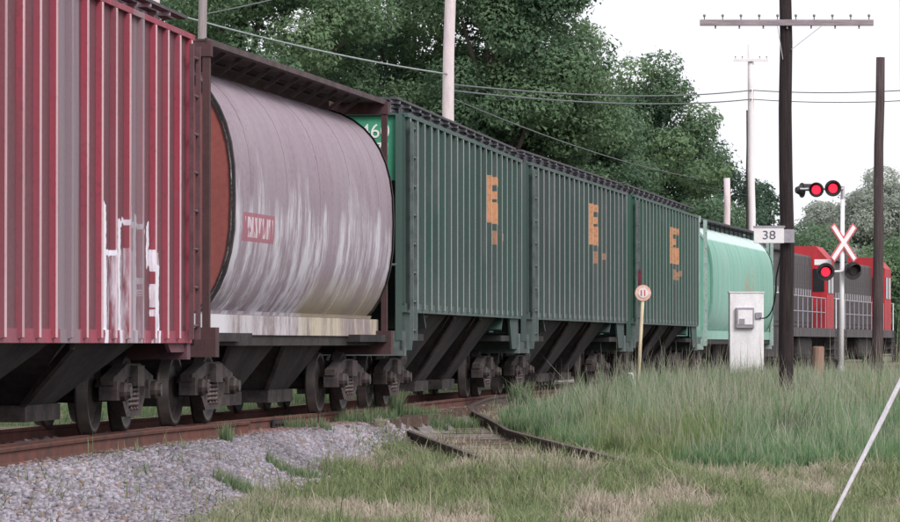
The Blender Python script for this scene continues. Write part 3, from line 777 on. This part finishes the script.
# tall dark pole with crossarm
r, X, g = pole_root('tall near black wooden pole with one long insulator crossarm', 787, 75)
taper_pole('pole', (0,0,-.3), (-.02,0,9.2), .145, .105, M['pole_dark'], r)
zc = CAMZ + (344-23)*75/F - g
MB().box(-1.58,1.56,-.20,-.11,zc-.055,zc+.055).build('crossarm', M['arm_grey'], r, bevel=.006).rotation_euler = (0, 0, 0)
for q in np.linspace(-1.5, 1.48, 10): link('insulator', INS, r, (q, -.155, zc+.055))
for q in np.linspace(-1.3, 1.3, 7): MB().tube([(q,-.155,zc-.11),(q,-.155,zc-.05)], .018, 6).build('pin_nut', M['arm_grey'], r)
for q in (-1, 1):
    MB().bar((q*(.62 if q>0 else .18), -.20, zc-.06), (q*.08, -.14, zc-.48 if q>0 else zc-.66), .03, .012).build('arm_brace', M['galv'], r)
# sign on that pole
sx0, sx1 = (753-450)*75/F, (783-450)*75/F
zs0, zs1 = CAMZ+(344-243.5)*75/F, CAMZ+(344-228)*75/F
s = tag(empty('number_sign', ((sx0+sx1)/2, 74.77, zs0)), 'white board numbered 38 fixed to the tall dark pole', 'sign')
hw_ = (sx1-sx0)/2; hh = zs1-zs0
MB().box(-hw_, hw_, -.02, .02, 0, hh).build('board', M['sign_white'], s, bevel=.006)
MB().box(hw_, hw_+.19, .0, .03, .01, hh-.03).build('mounting_plate', M['sign_grey'], s)
MB().box(-hw_-.01, hw_+.02, -.03, .035, hh, hh+.035).build('top_edge', M['sign_grey'], s)
text_mesh('lettering', '38', .22, M['print'], s, (0, -.024, hh*.50), (PI/2, 0, 0), .002, sx=1.15)
# right dark pole
r, X, g = pole_root('plain dark brown wooden pole standing at the right without crossarm', 876, 95)
t = px(881, 57, 95); taper_pole('pole', (0,0,-.3), (t[0]-X,0,t[2]-g), .135, .10, M['pole_brown'], r)
MB().box(.09,.16,-.03,.03, t[2]-g-.35, t[2]-g-.2).build('bracket', M['steel'], r)
# pale poles behind the train
def back_pole(label, x, Z, ytop, rr, m, yarm=None, wid=1.2, xt=None):
    r, X, g = pole_root(label, x, Z); t = px(xt or x, ytop, Z)
    taper_pole('pole', (0,0,-.3), (t[0]-X, 0, t[2]-g), rr*1.15, rr*.9, m, r)
    if yarm:
        za = CAMZ+(344-yarm)*Z/F-g; xa = (t[0]-X)*(za/(t[2]-g))
        MB().box(xa-wid, xa+wid, -.2, -.1, za-.05, za+.05).build('crossarm', m, r)
        for q in (-.9,-.5,.5,.9): link('insulator', INS, r, (xa+q*wid, -.15, za+.05))
    return r
back_pole('pale pinkish concrete pole rising behind the first dark green car', 447, 100, -60, .145, M['pole_pale'], -30, 1.2, 450)
back_pole('white pole behind the red hopper car at top left', 154, 84, -60, .115, M['pole_pale'], -40)
back_pole('grey wooden pole behind the gap between red and grey cars', 200, 84, -60, .095, M['pole_grey'], -45, 1.0, 203)
back_pole('slim pale pole with faint crossarm left of the number sign', 753, 158, 44, .13, M['pole_white'], 60, .66, 751)
back_pole('thin dark post right behind the slim pale pole', 748, 166, 110, .07, M['pole_brown'])
back_pole('short pale post behind the pale green car', 727, 151, 178, .13, M['pole_pale'])
back_pole('thin grey pole cut by the right edge of the picture', 902.5, 140, -40, .08, M['pole_grey'])
def wire(label, a, b, sag, r, m, n=18):
    a = Vector(a); b = Vector(b); pts = [a.lerp(b, i/n) - Vector((0,0,sag*4*(i/n)*(1-i/n))) for i in range(n+1)]
    o = MB().tube(pts, r, 6).build('overhead_wire', m, None, True); o['label'] = label; o['category'] = 'wire'; o['group'] = 'overhead wires'; return o
wire('pale green overhead wire sloping from the white pole to the pinkish pole', px(154,8,84), px(449,74,100), .12, .021, M['wire_light'])
wire('thin wire running off the grey wooden pole toward upper right', px(203,14,84), px(300,-8,90), .02, .014, M['wire'])
wire('upper dark wire from the pinkish pole across the big tree', px(449,84,100), px(752,90,158), .25, .024, M['wire'])
wire('thick middle dark cable from the pinkish pole across the big tree', px(449,90,100), px(752,99,158), .25, .024, M['wire'])
wire('lowest dark wire from the pinkish pole across the tree', px(449,97,100), px(727,182,172), .35, .016, M['wire'])
wire('upper wire crossing the white sky at right', px(752,90,158), px(980,83,150), .2, .020, M['wire'])
wire('lower wire crossing the white sky at right', px(752,99,158), px(980,94,150), .2, .018, M['wire'])
wire('faint wire just above the roofs of the dark green cars', px(560,148,172), px(752,196,158), .15, .02, M['wire'])

# guy wire and its pole
gp, X, g = pole_root('tall wooden pole beyond the right edge holding the guy wire', 1108, 44)
taper_pole('pole', (0,0,-.3), (0,0,8.5), .14, .11, M['pole_brown'], gp)
A = Vector(px(818, 553, 34.2)); A.z = float(gz(A.x, A.y)) - .05; Bv = Vector((X, 44, CAMZ + 4.05))
gw = tag(empty('guy_wire', A), 'grey guy wire slanting across the lower right corner of the grass', 'guy wire')
o = MB().tube([(0,0,0), Bv-A], .012, 7).build('cable', M['galv'], gw)
o = MB().tube([(Bv-A)*.004, (Bv-A)*.18+Vector((.012,0,-.015)), (Bv-A)*.38], .017, 9).build('guard_tube', M['sign_pale'], gw)

# white cabinet
r, X, g = pole_root('tall white metal equipment cabinet standing in the grass', 746, 105, 'cabinet', 'equipment_cabinet')
hz = CAMZ+(344-293)*105/F-g
MB().box(-.43,.43,-.25,.25,0,hz).build('body', M['white'], r, bevel=.015)
MB().box(-.45,.45,-.27,.27,hz,hz+.03).build('lid', M['white'], r)
mz = CAMZ+(344-318)*105/F-g
bx = MB().box(-.28,.18,-.35,-.25,mz-.26,mz+.26).build('meter_box', M['sign_grey'], r, bevel=.012)
MB().box(-.23,.14,-.365,-.35,mz-.17,mz+.20).build('meter_face', M['white'], bx)
MB().box(-.20,-.06,-.38,-.365,mz-.15,mz-.02).build('meter_dial', M['sign_grey'], bx)
MB().box(.22,.38,-.30,-.25,mz-.02,mz+.14).build('latch', M['sign_grey'], r, bevel=.01)
MB().box(-.5,.5,-.32,.32,-.2,.06).build('plinth', M['concrete'], r)
# loose black cable from cabinet up to the sign pole
pa = Vector(px(760,318,104.6)); pb = Vector(px(783,246,75.1)); pts = []
for i in range(15):
    t = i/14; q = pa.lerp(pb, t); xs_ = 760 + (776-760)*math.sin(min(1,t*1.5)*PI/2) + (783-776)*max(0,(t-.7)/.3); q.x = (xs_-450)*q.y/F; q.z -= .5*math.sin(PI*t)*(1-t); pts.append(q)
o = MB().tube(pts, .018, 6).build('slack_cable', M['black'], None, True); tag(o, 'slack black cable running from white cabinet up to the number sign', 'cable')

# stump post
r, X, g = pole_root('short brown wooden post left of the crossing signal base', 818, 100, 'post', 'wooden_post')
hz = CAMZ+(344-347)*100/F-g
b = MB().tube([(0,0,-.2),(0,0,hz*.5),(0.01,0,hz)], [.15,.145,.14], 10); b.build('post', M['stump'], r, bevel=.012)
MB().tube([(0.01,0,hz),(0.01,0,hz+.02)], [.13,.11], 10).build('top_cut', M['tie'], r)

# switch target
r, X, g = pole_root('thin cream post with round faded orange switch target by the tracks', 636.5, 85, 'switch stand', 'switch_stand')
t = px(643, 293, 85); T = Vector((t[0]-X, 0, t[2]-g))
MB().tube([(0,0,-.1), T], [.042,.036], 8).build('post', M['yellow_post'], r, True)
b = MB(); b.tube([T+Vector((0,-.045,0)), T+Vector((0,-.025,0))], .165, 24); b.build('round_target', M['target'], r)
b = MB(); b.tube([T+Vector((0,-.056,0)), T+Vector((0,-.046,0))], .10, 20); tp = b.build('target_centre', M['sign_white'], r)
for q in (-.035, .035): MB().box(T.x+q-.012, T.x+q+.012, -.064, -.057, T.z-.06, T.z+.06).build('target_stroke', M['sign_red'], r)
MB().prism_x([(0,T.z+.16),(.0,T.z+.16),(.02,T.z+.46),(-.02,T.z+.46)][1:], T.x-.10, T.x-.04).build('blade', M['dark_red'], r)
MB().bar((T.x-.07,0,T.z+.0),(T.x-.07,0,T.z+.5),.03,.03).build('blade_rod', M['dark_red'], r)
MB().box(-.18,.18,-.14,.14,-.05,.32).build('stand_base', M['steel'], r, bevel=.03)
MB().bar((-.05,-.1,.3),(-.14,-.2,.62),.10,.05).build('lever', M['white'], r)

# crossing signal
r, X, g = pole_root('railway crossing signal with crossbuck and red flashing lamps on white mast', 841, 110, 'crossing signal', 'crossing_signal')
def H(y): return CAMZ+(344-y)*110/F-g
MB().tube([(0,0,.12),(0.05,0,H(198))], [.065,.055], 12).build('mast', M['white'], r, True)
b = MB().tube([(0,0,-.25),(0,0,.02),(0,0,.14)], [.62,.50,.30], 14); b.build('foundation', M['concrete'], r)
MB().tube([(0,0,.12),(0,0,.42)], [.13,.09], 12).build('mast_base', M['galv'], r)
zc = H(243); ang = math.radians(46)
for sgn in (-1, 1):
    for nm, L_, Wd, m_, oy in (('crossbuck_blade', 1.22, .20, M['sign_red'], -.10), ('crossbuck_face', 1.15, .115, M['sign_white'], -.118)):
        o = MB().box(-L_/2, L_/2, -.012, .012, -Wd/2, Wd/2).mesh(nm, m_)
        ob = link(nm, o, r, (.06+sgn*.004, oy + sgn*.005 - .03, zc)); ob.rotation_euler = Matrix.Rotation(math.radians(38), 3, 'Z').to_euler()
        ob.rotation_euler = (Matrix.Rotation(math.radians(36), 3, 'Z') @ Matrix.Rotation(sgn*math.radians(49), 3, 'Y')).to_euler()
def lamp(x, z, lit, yaw=0, y=-.18, rad=.24):
    a = math.radians(yaw); D = Vector((math.sin(a), -math.cos(a), 0)); p = Vector((x, y, z))
    b = MB().tube([p, p+D*.03], rad, 22); bd = b.build('lamp_background', M['black'], r)
    MB().tube([p-D*.16, p-D*.0], [.08,.15], 14).build('lamp_housing', M['black'], bd)
    MB().tube([p+D*.03, p+D*.05], [.125,.11], 20).build('lens', M['lamp_on'] if lit else M['lamp_off'], bd)
    b = MB(); n = 10; vs = []; S = Vector((math.cos(a), math.sin(a), 0))                 # half-round visor
    for i in range(n+1):
        t = PI*(-.05 + 1.1*i/n); o_ = S*math.cos(t)*.165 + Vector((0,0,math.sin(t)*.165)); o2 = o_*1.06
        ln = .10 + .20*max(0, math.sin(t)); vs += [p+o_+D*.03, p+o_+D*(.03+ln), p+o2+D*(.03+ln), p+o2+D*.03]
    fs = []
    for i in range(n):
        for j in range(4): fs.append((i*4+j, i*4+(j+1)%4, (i+1)*4+(j+1)%4, (i+1)*4+j))
    b.add(vs, fs).build('visor', M['black'], bd)
def LX(x): return (x-841)*110/F
lamp(LX(825), H(272), True); lamp(LX(852), H(271), False, 15)
MB().tube([(LX(825),-.1,H(272)),(LX(852),-.1,H(271))], .03, 8).build('lamp_arm', M['white'], r)
MB().box(LX(814),LX(831),-.16,-.12,H(265),H(259.5)).build('arm_plate', M['sign_white'], r)  # added white plate standing in for a light reflection above the lamp
lamp(LX(816), H(190), True, -10, rad=.20); lamp(LX(832.5), H(188.5), True, 0, rad=.22)
lamp(LX(802), H(190), False, 110, y=.1, rad=.20)
MB().tube([(LX(800),-.06,H(189)),(.06,-.06,H(189))], .03, 8).build('upper_lamp_arm', M['galv'], r)
MB().tube([(.05,-.0,H(199)),(.05,0,H(186))], [.06,.05], 10).build('junction_cap', M['galv'], r)

# ------------------------------------------------------------------ trees
LEAF = [leaf_mat('dark_maple_leaves', (.060,.118,.080), (.190,.290,.160)),
        leaf_mat('mid_green_leaves', (.066,.128,.082), (.210,.310,.165)),
        leaf_mat('pale_dusty_leaves', (.26,.30,.25), (.46,.50,.44)),  # distance haze painted into the leaf colour
        leaf_mat('bluish_needles', (.038,.080,.056), (.11,.18,.115))]
def tree(label, X, Yd, height, rx, rz, cz, mat, nl_=70, per=300, leaf=.24, seed=1, lobe=(.65,1.5), flat=.72):
    rg = np.random.default_rng(seed); nl = int(nl_*1.25); g = float(gz(X, Yd)); root = tag(empty('broadleaf_tree', (X, Yd, g)), label, 'tree', 'trees behind the train')
    b = MB(); b.tube([(0,0,-.3),(.1,0,height*.2),(-.1,.1,height*.45),(.05,0,height*.8)], [height*.028,height*.022,height*.015,.05], 10)
    u = rg.normal(size=(nl,3)); u /= np.linalg.norm(u, axis=1)[:,None]
    rr = .55 + .42*rg.random(nl)**.6; rr[:nl//5] *= .55
    C = u*rr[:,None]*np.array([rx, rx*.9, rz]) + np.array([0,0,cz])
    C = C[C[:,2] > 1.2]
    for q in range(0, len(C), 4):
        c = C[q]; z0 = min(height*.7, max(height*.18, c[2]*.55)); b.tube([(0,0,z0),(c[0]*.45,c[1]*.45,(z0+c[2])/2+.3),tuple(c)], [height*.011,height*.006,.03], 6)
    b.build('trunk', M['bark'], root, True)
    V = []; T = []
    for c in C:
        R = rg.uniform(*lobe); n = int(per*5.2*(R/1.3)**2)
        d = rg.normal(size=(n,3)); d /= np.linalg.norm(d, axis=1)[:,None]
        p = c + d*(R*(.55+.45*rg.random(n)**.5 + .25*(rg.random(n) < .12)))[:,None]*np.array([1,1,flat])
        nr = d*.9 + rg.normal(size=(n,3))*.55 + np.array([0,0,.5]); nr /= np.linalg.norm(nr, axis=1)[:,None]
        t = np.cross(nr, rg.normal(size=(n,3))); t /= np.linalg.norm(t, axis=1)[:,None]; bt = np.cross(nr, t)
        s = leaf*.36*(.4+1.1*rg.random(n)**1.3)[:,None]
        V.append(np.stack([p - t*s*.8 - bt*s*.55, p - t*s*.8 + bt*s*.55, p + t*s], 1).reshape(-1,3))
        tone = np.clip(rg.random()**1.3*.75 + rg.random(n)*.3, 0, 1); T.append(np.repeat(tone, 3))
    V = np.concatenate(V); T = np.concatenate(T); nq = len(V)//3
    link('crown', np_mesh('crown', V, np.arange(nq*3), np.full(nq, 3), mat, np.stack([T,T,T], -1)), root)
    return root
tree('broad dark tree behind the red hopper car, far left of the row', -14.2, 152, 18.5, 5.6, 7.6, 10.6, LEAF[0], 95, 330, seed=1)
tree('leafy dark tree above the grey wooden pole', -7.6, 148, 19, 5.4, 8.2, 10.6, LEAF[1], 100, 330, seed=2)
tree('tall dense tree above the grey rounded car', -1.6, 156, 19.5, 5.6, 8.6, 10.8, LEAF[0], 105, 330, seed=3)
tree('tall leafy tree right of the pinkish pole, edge of the big mass', 1.7, 150, 18.5, 3.7, 8.2, 10.6, LEAF[1], 95, 330, seed=4, lobe=(.8,1.4))
tree('round medium tree standing alone behind the last dark green car', 7.7, 164, 12.6, 3.1, 5.3, 7.2, LEAF[1], 115, 280, seed=25, lobe=(.6,1.15))
tree('low bushy tree between the big mass and the round tree', 5.0, 158, 10.6, 2.9, 5.2, 5.6, LEAF[0], 60, 300, seed=6, lobe=(.7,1.3))
tree('ragged narrow tree behind the slim pale pole', 11.6, 174, 10.4, 2.0, 4.3, 5.4, LEAF[3], 42, 240, seed=7, lobe=(.5,1.0))
tree('small ragged tree just left of the tall dark pole', 13.6, 180, 8.6, 1.5, 3.8, 4.3, LEAF[3], 34, 220, seed=17, lobe=(.4,.9))
tree('low dark shrubby tree behind the pale green car', 9.8, 170, 7.4, 3.0, 3.6, 3.6, LEAF[0], 50, 260, seed=8)
tree('pale grey green tree behind the right dark pole', 27.2, 252, 12.4, 3.6, 6.0, 6.0, LEAF[2], 75, 300, .30, 9)
tree('pale grey green tree at the right picture edge', 31.2, 262, 12.8, 3.6, 6.2, 6.0, LEAF[2], 75, 300, .30, 10)
tree('pale hazy tree behind the crossing lamps', 23.4, 258, 10.2, 3.2, 5.0, 5.0, LEAF[2], 60, 300, .30, 12)
tree('green bushy tree right of the second locomotive', 22.0, 196, 6.6, 2.6, 3.4, 3.3, LEAF[1], 50, 260, .24, 13)
tree('green tree at the far right edge beyond the second locomotive', 26.6, 215, 8.2, 3.4, 4.2, 4.0, LEAF[1], 60, 260, .24, 15)
tree('low green bushes beyond the locomotives', 17.2, 205, 7.4, 3.0, 3.6, 3.6, LEAF[1], 50, 260, .24, 14)

def vnoise(x, y, sc, seed):
    rg = np.random.default_rng(seed); G = rg.random((256,256)); u, v = x/sc+100, y/sc+100
    i, j = np.floor(u).astype(int), np.floor(v).astype(int); fu, fv = u-i, v-j; fu = fu*fu*(3-2*fu); fv = fv*fv*(3-2*fv)
    g = lambda a, b_: G[a % 256, b_ % 256]
    return (g(i,j)*(1-fu)+g(i+1,j)*fu)*(1-fv) + (g(i,j+1)*(1-fu)+g(i+1,j+1)*fu)*fv
def vn(x, y, sc, seed): return .6*vnoise(x,y,sc,seed) + .28*vnoise(x,y,sc*.4,seed+1) + .12*vnoise(x,y,sc*.15,seed+2)
# ------------------------------------------------------------------ ballast stones
def stones(n, ya, yb, d0, limf, sz, name, label, seed):
    rg = np.random.default_rng(seed)
    y = ya + (yb-ya)*rg.random(n); lim = limf(y); u = rg.random(n); d = d0 + (lim + rg.normal(size=n)*.16 - d0)*u
    x = cx(y) + d; z = gz(x, y)
    base = np.array([(-1,-1,-1),(1,-1,-1),(1,1,-1),(-1,1,-1),(-1,-1,1),(1,-1,1),(1,1,1),(-1,1,1)])*.5
    fc = np.array([(0,3,2,1),(4,5,6,7),(0,1,5,4),(1,2,6,5),(2,3,7,6),(3,0,4,7)])
    v = base[None]*(1 + .5*rg.normal(size=(n,8,3))*.6)*np.array([1,.85,.7])
    a = rg.random(n)*2*PI; b = rg.normal(size=n)*.5
    ca, sa, cb, sb = np.cos(a)[:,None], np.sin(a)[:,None], np.cos(b)[:,None], np.sin(b)[:,None]
    X, Y, Z = v[...,0]*ca - v[...,1]*sa, v[...,0]*sa + v[...,1]*ca, v[...,2]
    Y, Z = Y*cb - Z*sb, Y*sb + Z*cb
    s = (sz*(.6 + .9*rg.random(n)**1.5))[:,None]
    P = np.stack([X*s + x[:,None], Y*s + y[:,None], Z*s + z[:,None] + .012], -1).reshape(-1,3)
    f = (fc[None] + (np.arange(n)*8)[:,None,None]).reshape(-1)
    t = rg.random(n)[:,None]; c = np.array([.17,.155,.18])*(1-t) + np.array([.38,.355,.41])*t
    br = rg.random(n) < .12; c[br] = np.array([.24,.18,.16]); c *= (.62 + .7*np.clip(vn(x, y*.4, .9, 15), 0, 1))[:,None]
    rust = np.exp(-((d-.95)/.28)**2)[:,None]*.75*(y < 75)[:,None]; c = c*(1-rust) + np.array([.26,.13,.11])*rust
    me = np_mesh(name, P, f, np.full(n*6, 4), M['stone'], np.repeat(c, 8, 0))
    return tag(link(name, me), label, 'gravel', kind='stuff')
stones(50000, 26, 62, .82, gravel_limit, .040, 'ballast_gravel', 'light grey crushed stone ballast shoulder beside the near cars', 3)
stones(9000, 30, 100, -.68, lambda y: y*0+.68, .06, 'track_gravel', 'grey crushed stone between the rails under the train', 4)
def sid_stones():
    rg = np.random.default_rng(8); n = 3500; y = 47 + 25*rg.random(n); x = sxf(y) + rg.normal(size=n)*.42
    return x, y

# ------------------------------------------------------------------ grass
def blades(name, label, x, y, h, w, c0, c1, lean=.35, head=None, seed=1, zoff=0.0):
    rg = np.random.default_rng(seed); n = len(x); z = gz(x, y) + zoff - .01
    a = rg.random(n)*2*PI; ln = np.abs(rg.normal(size=n))*lean; dx, dy = np.cos(a)*ln*h, np.sin(a)*ln*h
    b = rg.random(n)*PI; wx, wy = np.cos(b)*w*.5, np.sin(b)*w*.25
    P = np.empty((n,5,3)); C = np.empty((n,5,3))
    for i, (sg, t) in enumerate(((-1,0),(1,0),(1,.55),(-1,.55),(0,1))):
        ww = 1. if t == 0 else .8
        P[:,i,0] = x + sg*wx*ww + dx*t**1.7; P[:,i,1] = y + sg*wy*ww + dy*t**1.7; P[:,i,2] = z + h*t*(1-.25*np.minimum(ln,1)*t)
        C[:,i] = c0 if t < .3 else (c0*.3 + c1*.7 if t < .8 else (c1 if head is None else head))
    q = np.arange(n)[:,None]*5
    f = np.concatenate([q+np.array([[0,1,2,3]]), q+np.array([[3,2,4]])], 1).ravel()
    cnt = np.tile([4,3], n)
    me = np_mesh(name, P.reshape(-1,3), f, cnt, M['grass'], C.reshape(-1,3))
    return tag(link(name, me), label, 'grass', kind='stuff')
def tall_edge(x, y):                                       # >0 where the tall meadow stands
    return np.minimum(x - (sxf(np.clip(y,40,90)) + .7525 + np.interp(y, [50,56,62,72,80], [1.2,.55,.4,.35,.3])), (y - 51.5 - .5*np.sin(x*1.3))*.5)
def short_grass():
    rg = np.random.default_rng(21); n = 330000
    y = 33 + 47*rg.random(n)**1.25; hw2 = y*.118; x = -hw2 + 2*hw2*rg.random(n)
    d = x - cx(y); lim = gravel_limit(y) + .5*(vn(x,y,.9,5)-.5)
    keep = (d > lim)
    fringe = (d > lim-1.3) & (d <= lim) & (rg.random(n) < .30*np.clip(vn(x,y*.4,.5,9)*3.2-1.5,0,1)); keep |= fringe
    sdist = np.abs(x - sxf(np.clip(y,40,90)))
    on = (sdist < 1.0) & (y > 45.9) & (y < 80); keep &= ~on | (rg.random(n) < .10 + .4*(vn(x,y,.8,13) > .60))
    keep &= tall_edge(x, y) < .25
    pt = vn(x, y, 1.5, 31)
    keep &= rg.random(n) < np.clip(.35+1.3*pt, 0, 1)
    x, y, pt, d = x[keep], y[keep], pt[keep], d[keep]; n = len(x)
    dry = np.clip((vn(x,y*.30,.75,41) - .44)*5, 0, 1)*np.clip((x+2.6)/1.5, 0, 1)
    dry = np.clip(dry + .12*rg.normal(size=n), 0, 1)[:,None]
    t = rg.random(n)[:,None]
    g0_ = np.array([.065,.10,.042])*(1-t)+np.array([.12,.155,.065])*t; g1 = np.array([.13,.20,.085])*(1-t)+np.array([.31,.35,.19])*t
    d0 = np.array([.24,.205,.15]); d1 = np.array([.52,.45,.38])*(.75+.5*t)
    h = (.05 + .15*rg.random(n)**2.0)*(.45 + 1.1*pt)*(1-.25*dry[:,0])
    h = h*(.55 + 1.6*np.clip(vnoise(x, y*.6, .16, 91) - .35, 0, 1))*np.where(rg.random(n) < .03, 2.0, 1.0)
    blades('short_grass', 'short patchy grass with dry straw patches in the foreground', x, y, h, .008+.006*rg.random(n), g0_*(1-dry)+d0*dry, g1*(1-dry)+d1*dry, .6, seed=22)
short_grass()
def tall_grass():
    rg = np.random.default_rng(51); n = 330000
    y = 51 + 62*rg.random(n)**1.5; x = -1 + (y*.122+1)*rg.random(n)
    e = tall_edge(x, y); d = x - cx(y)
    keep = (e > 0) & (d > 1.75 + .3*vn(x,y,.8,3)) & ~((y > 112.5) & (y < 122))
    keep &= rg.random(n) < np.clip(1.25 - (y-60)/110, .4, 1)
    x, y, e = x[keep], y[keep], e[keep]; n = len(x)
    pt = vn(x, y, 1.8, 61); t = rg.random(n)[:,None]
    h = (.32 + .46*rg.random(n))*(.42 + 1.1*pt)*np.clip(.45 + e*.55, .45, 1.) * np.interp(y, [51,70,85,105], [1.1,1.0,.92,.68])
    yel = .6*np.clip((vn(x,y*.5,1.1,77)-.56)*5, 0, 1)[:,None]
    c0 = np.array([.055,.105,.052])*(1-t)+np.array([.09,.145,.07])*t
    c1 = np.array([.115,.23,.11])*(1-t)+np.array([.265,.385,.205])*t
    c1 = c1*(1-yel) + np.array([.26,.28,.09])*yel
    sd_ = (rg.random(n) < .15)[:,None]; dk_ = np.clip((vn(x,y*.5,.9,88)-.55)*6,0,1)[:,None]; c1 = c1*(1-.5*dk_); head = np.where(sd_, np.array([.48,.42,.38])*(.8+.4*t), c1)
    h = h*np.where(sd_[:,0], 1.0+.6*rg.random(n)**2, .78)*(.72 + .75*np.clip(vnoise(x, y*.7, .28, 97), 0, 1)**1.5)
    blades('tall_grass', 'tall green meadow grass with pale seed heads around the poles', x, y, h, .009+.007*rg.random(n), c0, c1, .30, head, 52)
tall_grass()
def far_grass():
    rg = np.random.default_rng(71); n = 60000
    y = 70 + 60*rg.random(n); x = -14 + 22*rg.random(n); d = x - cx(y)
    keep = (d < -2.2) & ~((y > 112) & (y < 122)) & (x > -y*.125-1)
    x, y = x[keep], y[keep]; n = len(x); t = rg.random(n)[:,None]
    c0 = np.array([.06,.10,.05])*(1-t)+np.array([.09,.13,.06])*t; c1 = np.array([.11,.19,.09])*(1-t)+np.array([.2,.26,.13])*t
    blades('verge_grass', 'green grass on the far side of the train', x, y, .08+.16*rg.random(n), .012+.01*rg.random(n), c0, c1, .4, None, 72)
far_grass()
# weed clumps that can be picked out
def weed(label, x, Z, hgt, n, spread, seed, tone=0):
    rg = np.random.default_rng(seed); X = (x-450)*Z/F
    rr_ = 1.5*spread*np.sqrt(rg.random(n)); aa_ = rg.random(n)*2*PI; px_ = X + rr_*np.cos(aa_); py = Z + rr_*np.sin(aa_); t = rg.random(n)[:,None]
    c0 = np.array([.05,.09,.045]) + t*0.02; c1 = np.array([.11,.19,.09])*(1-t)+np.array([.22,.28,.16])*t
    h = hgt*(.45+.6*rg.random(n)); head = np.where(rg.random(n)[:,None] < .4, np.array([.34,.32,.24]), c1)
    o = blades('weed_clump', label, px_, py, h, .010+.008*rg.random(n), c0, c1, .30, head, seed+1)
    del o['kind']; o['category'] = 'weeds'; o['group'] = 'weed clumps along the track'
weed('tall weed clump beside the rail under the grey car\'s far truck', 388, 63.5, .50, 700, .16, 101)
weed('wispy weeds between the first and second dark green cars', 521, 76.5, .55, 320, .16, 103)
weed('broad clump of weeds at the track left of the siding', 372, 61, .26, 500, .25, 105)
weed('ragged weeds hiding the tie ends left of the siding', 345, 58.5, .28, 420, .32, 121)
weed('sparse weeds at the tie ends below the grey car', 300, 54.5, .24, 260, .30, 123)
weed('yellowish weeds between tie ends and siding rail', 420, 64.5, .26, 420, .30, 125)
weed('small weed sprout at the rail under the grey car', 226, 47.5, .30, 90, .05, 107)
weed('low leafy weeds growing in the gravel', 236, 42.5, .22, 300, .16, 109)
weed('green weed patch at the gravel edge', 292, 47.5, .20, 400, .22, 111)
weed('low weeds growing between the siding rails near the turnout', 455, 66, .22, 400, .28, 113)
weed('weeds right of the siding curve', 520, 64, .36, 500, .25, 115)
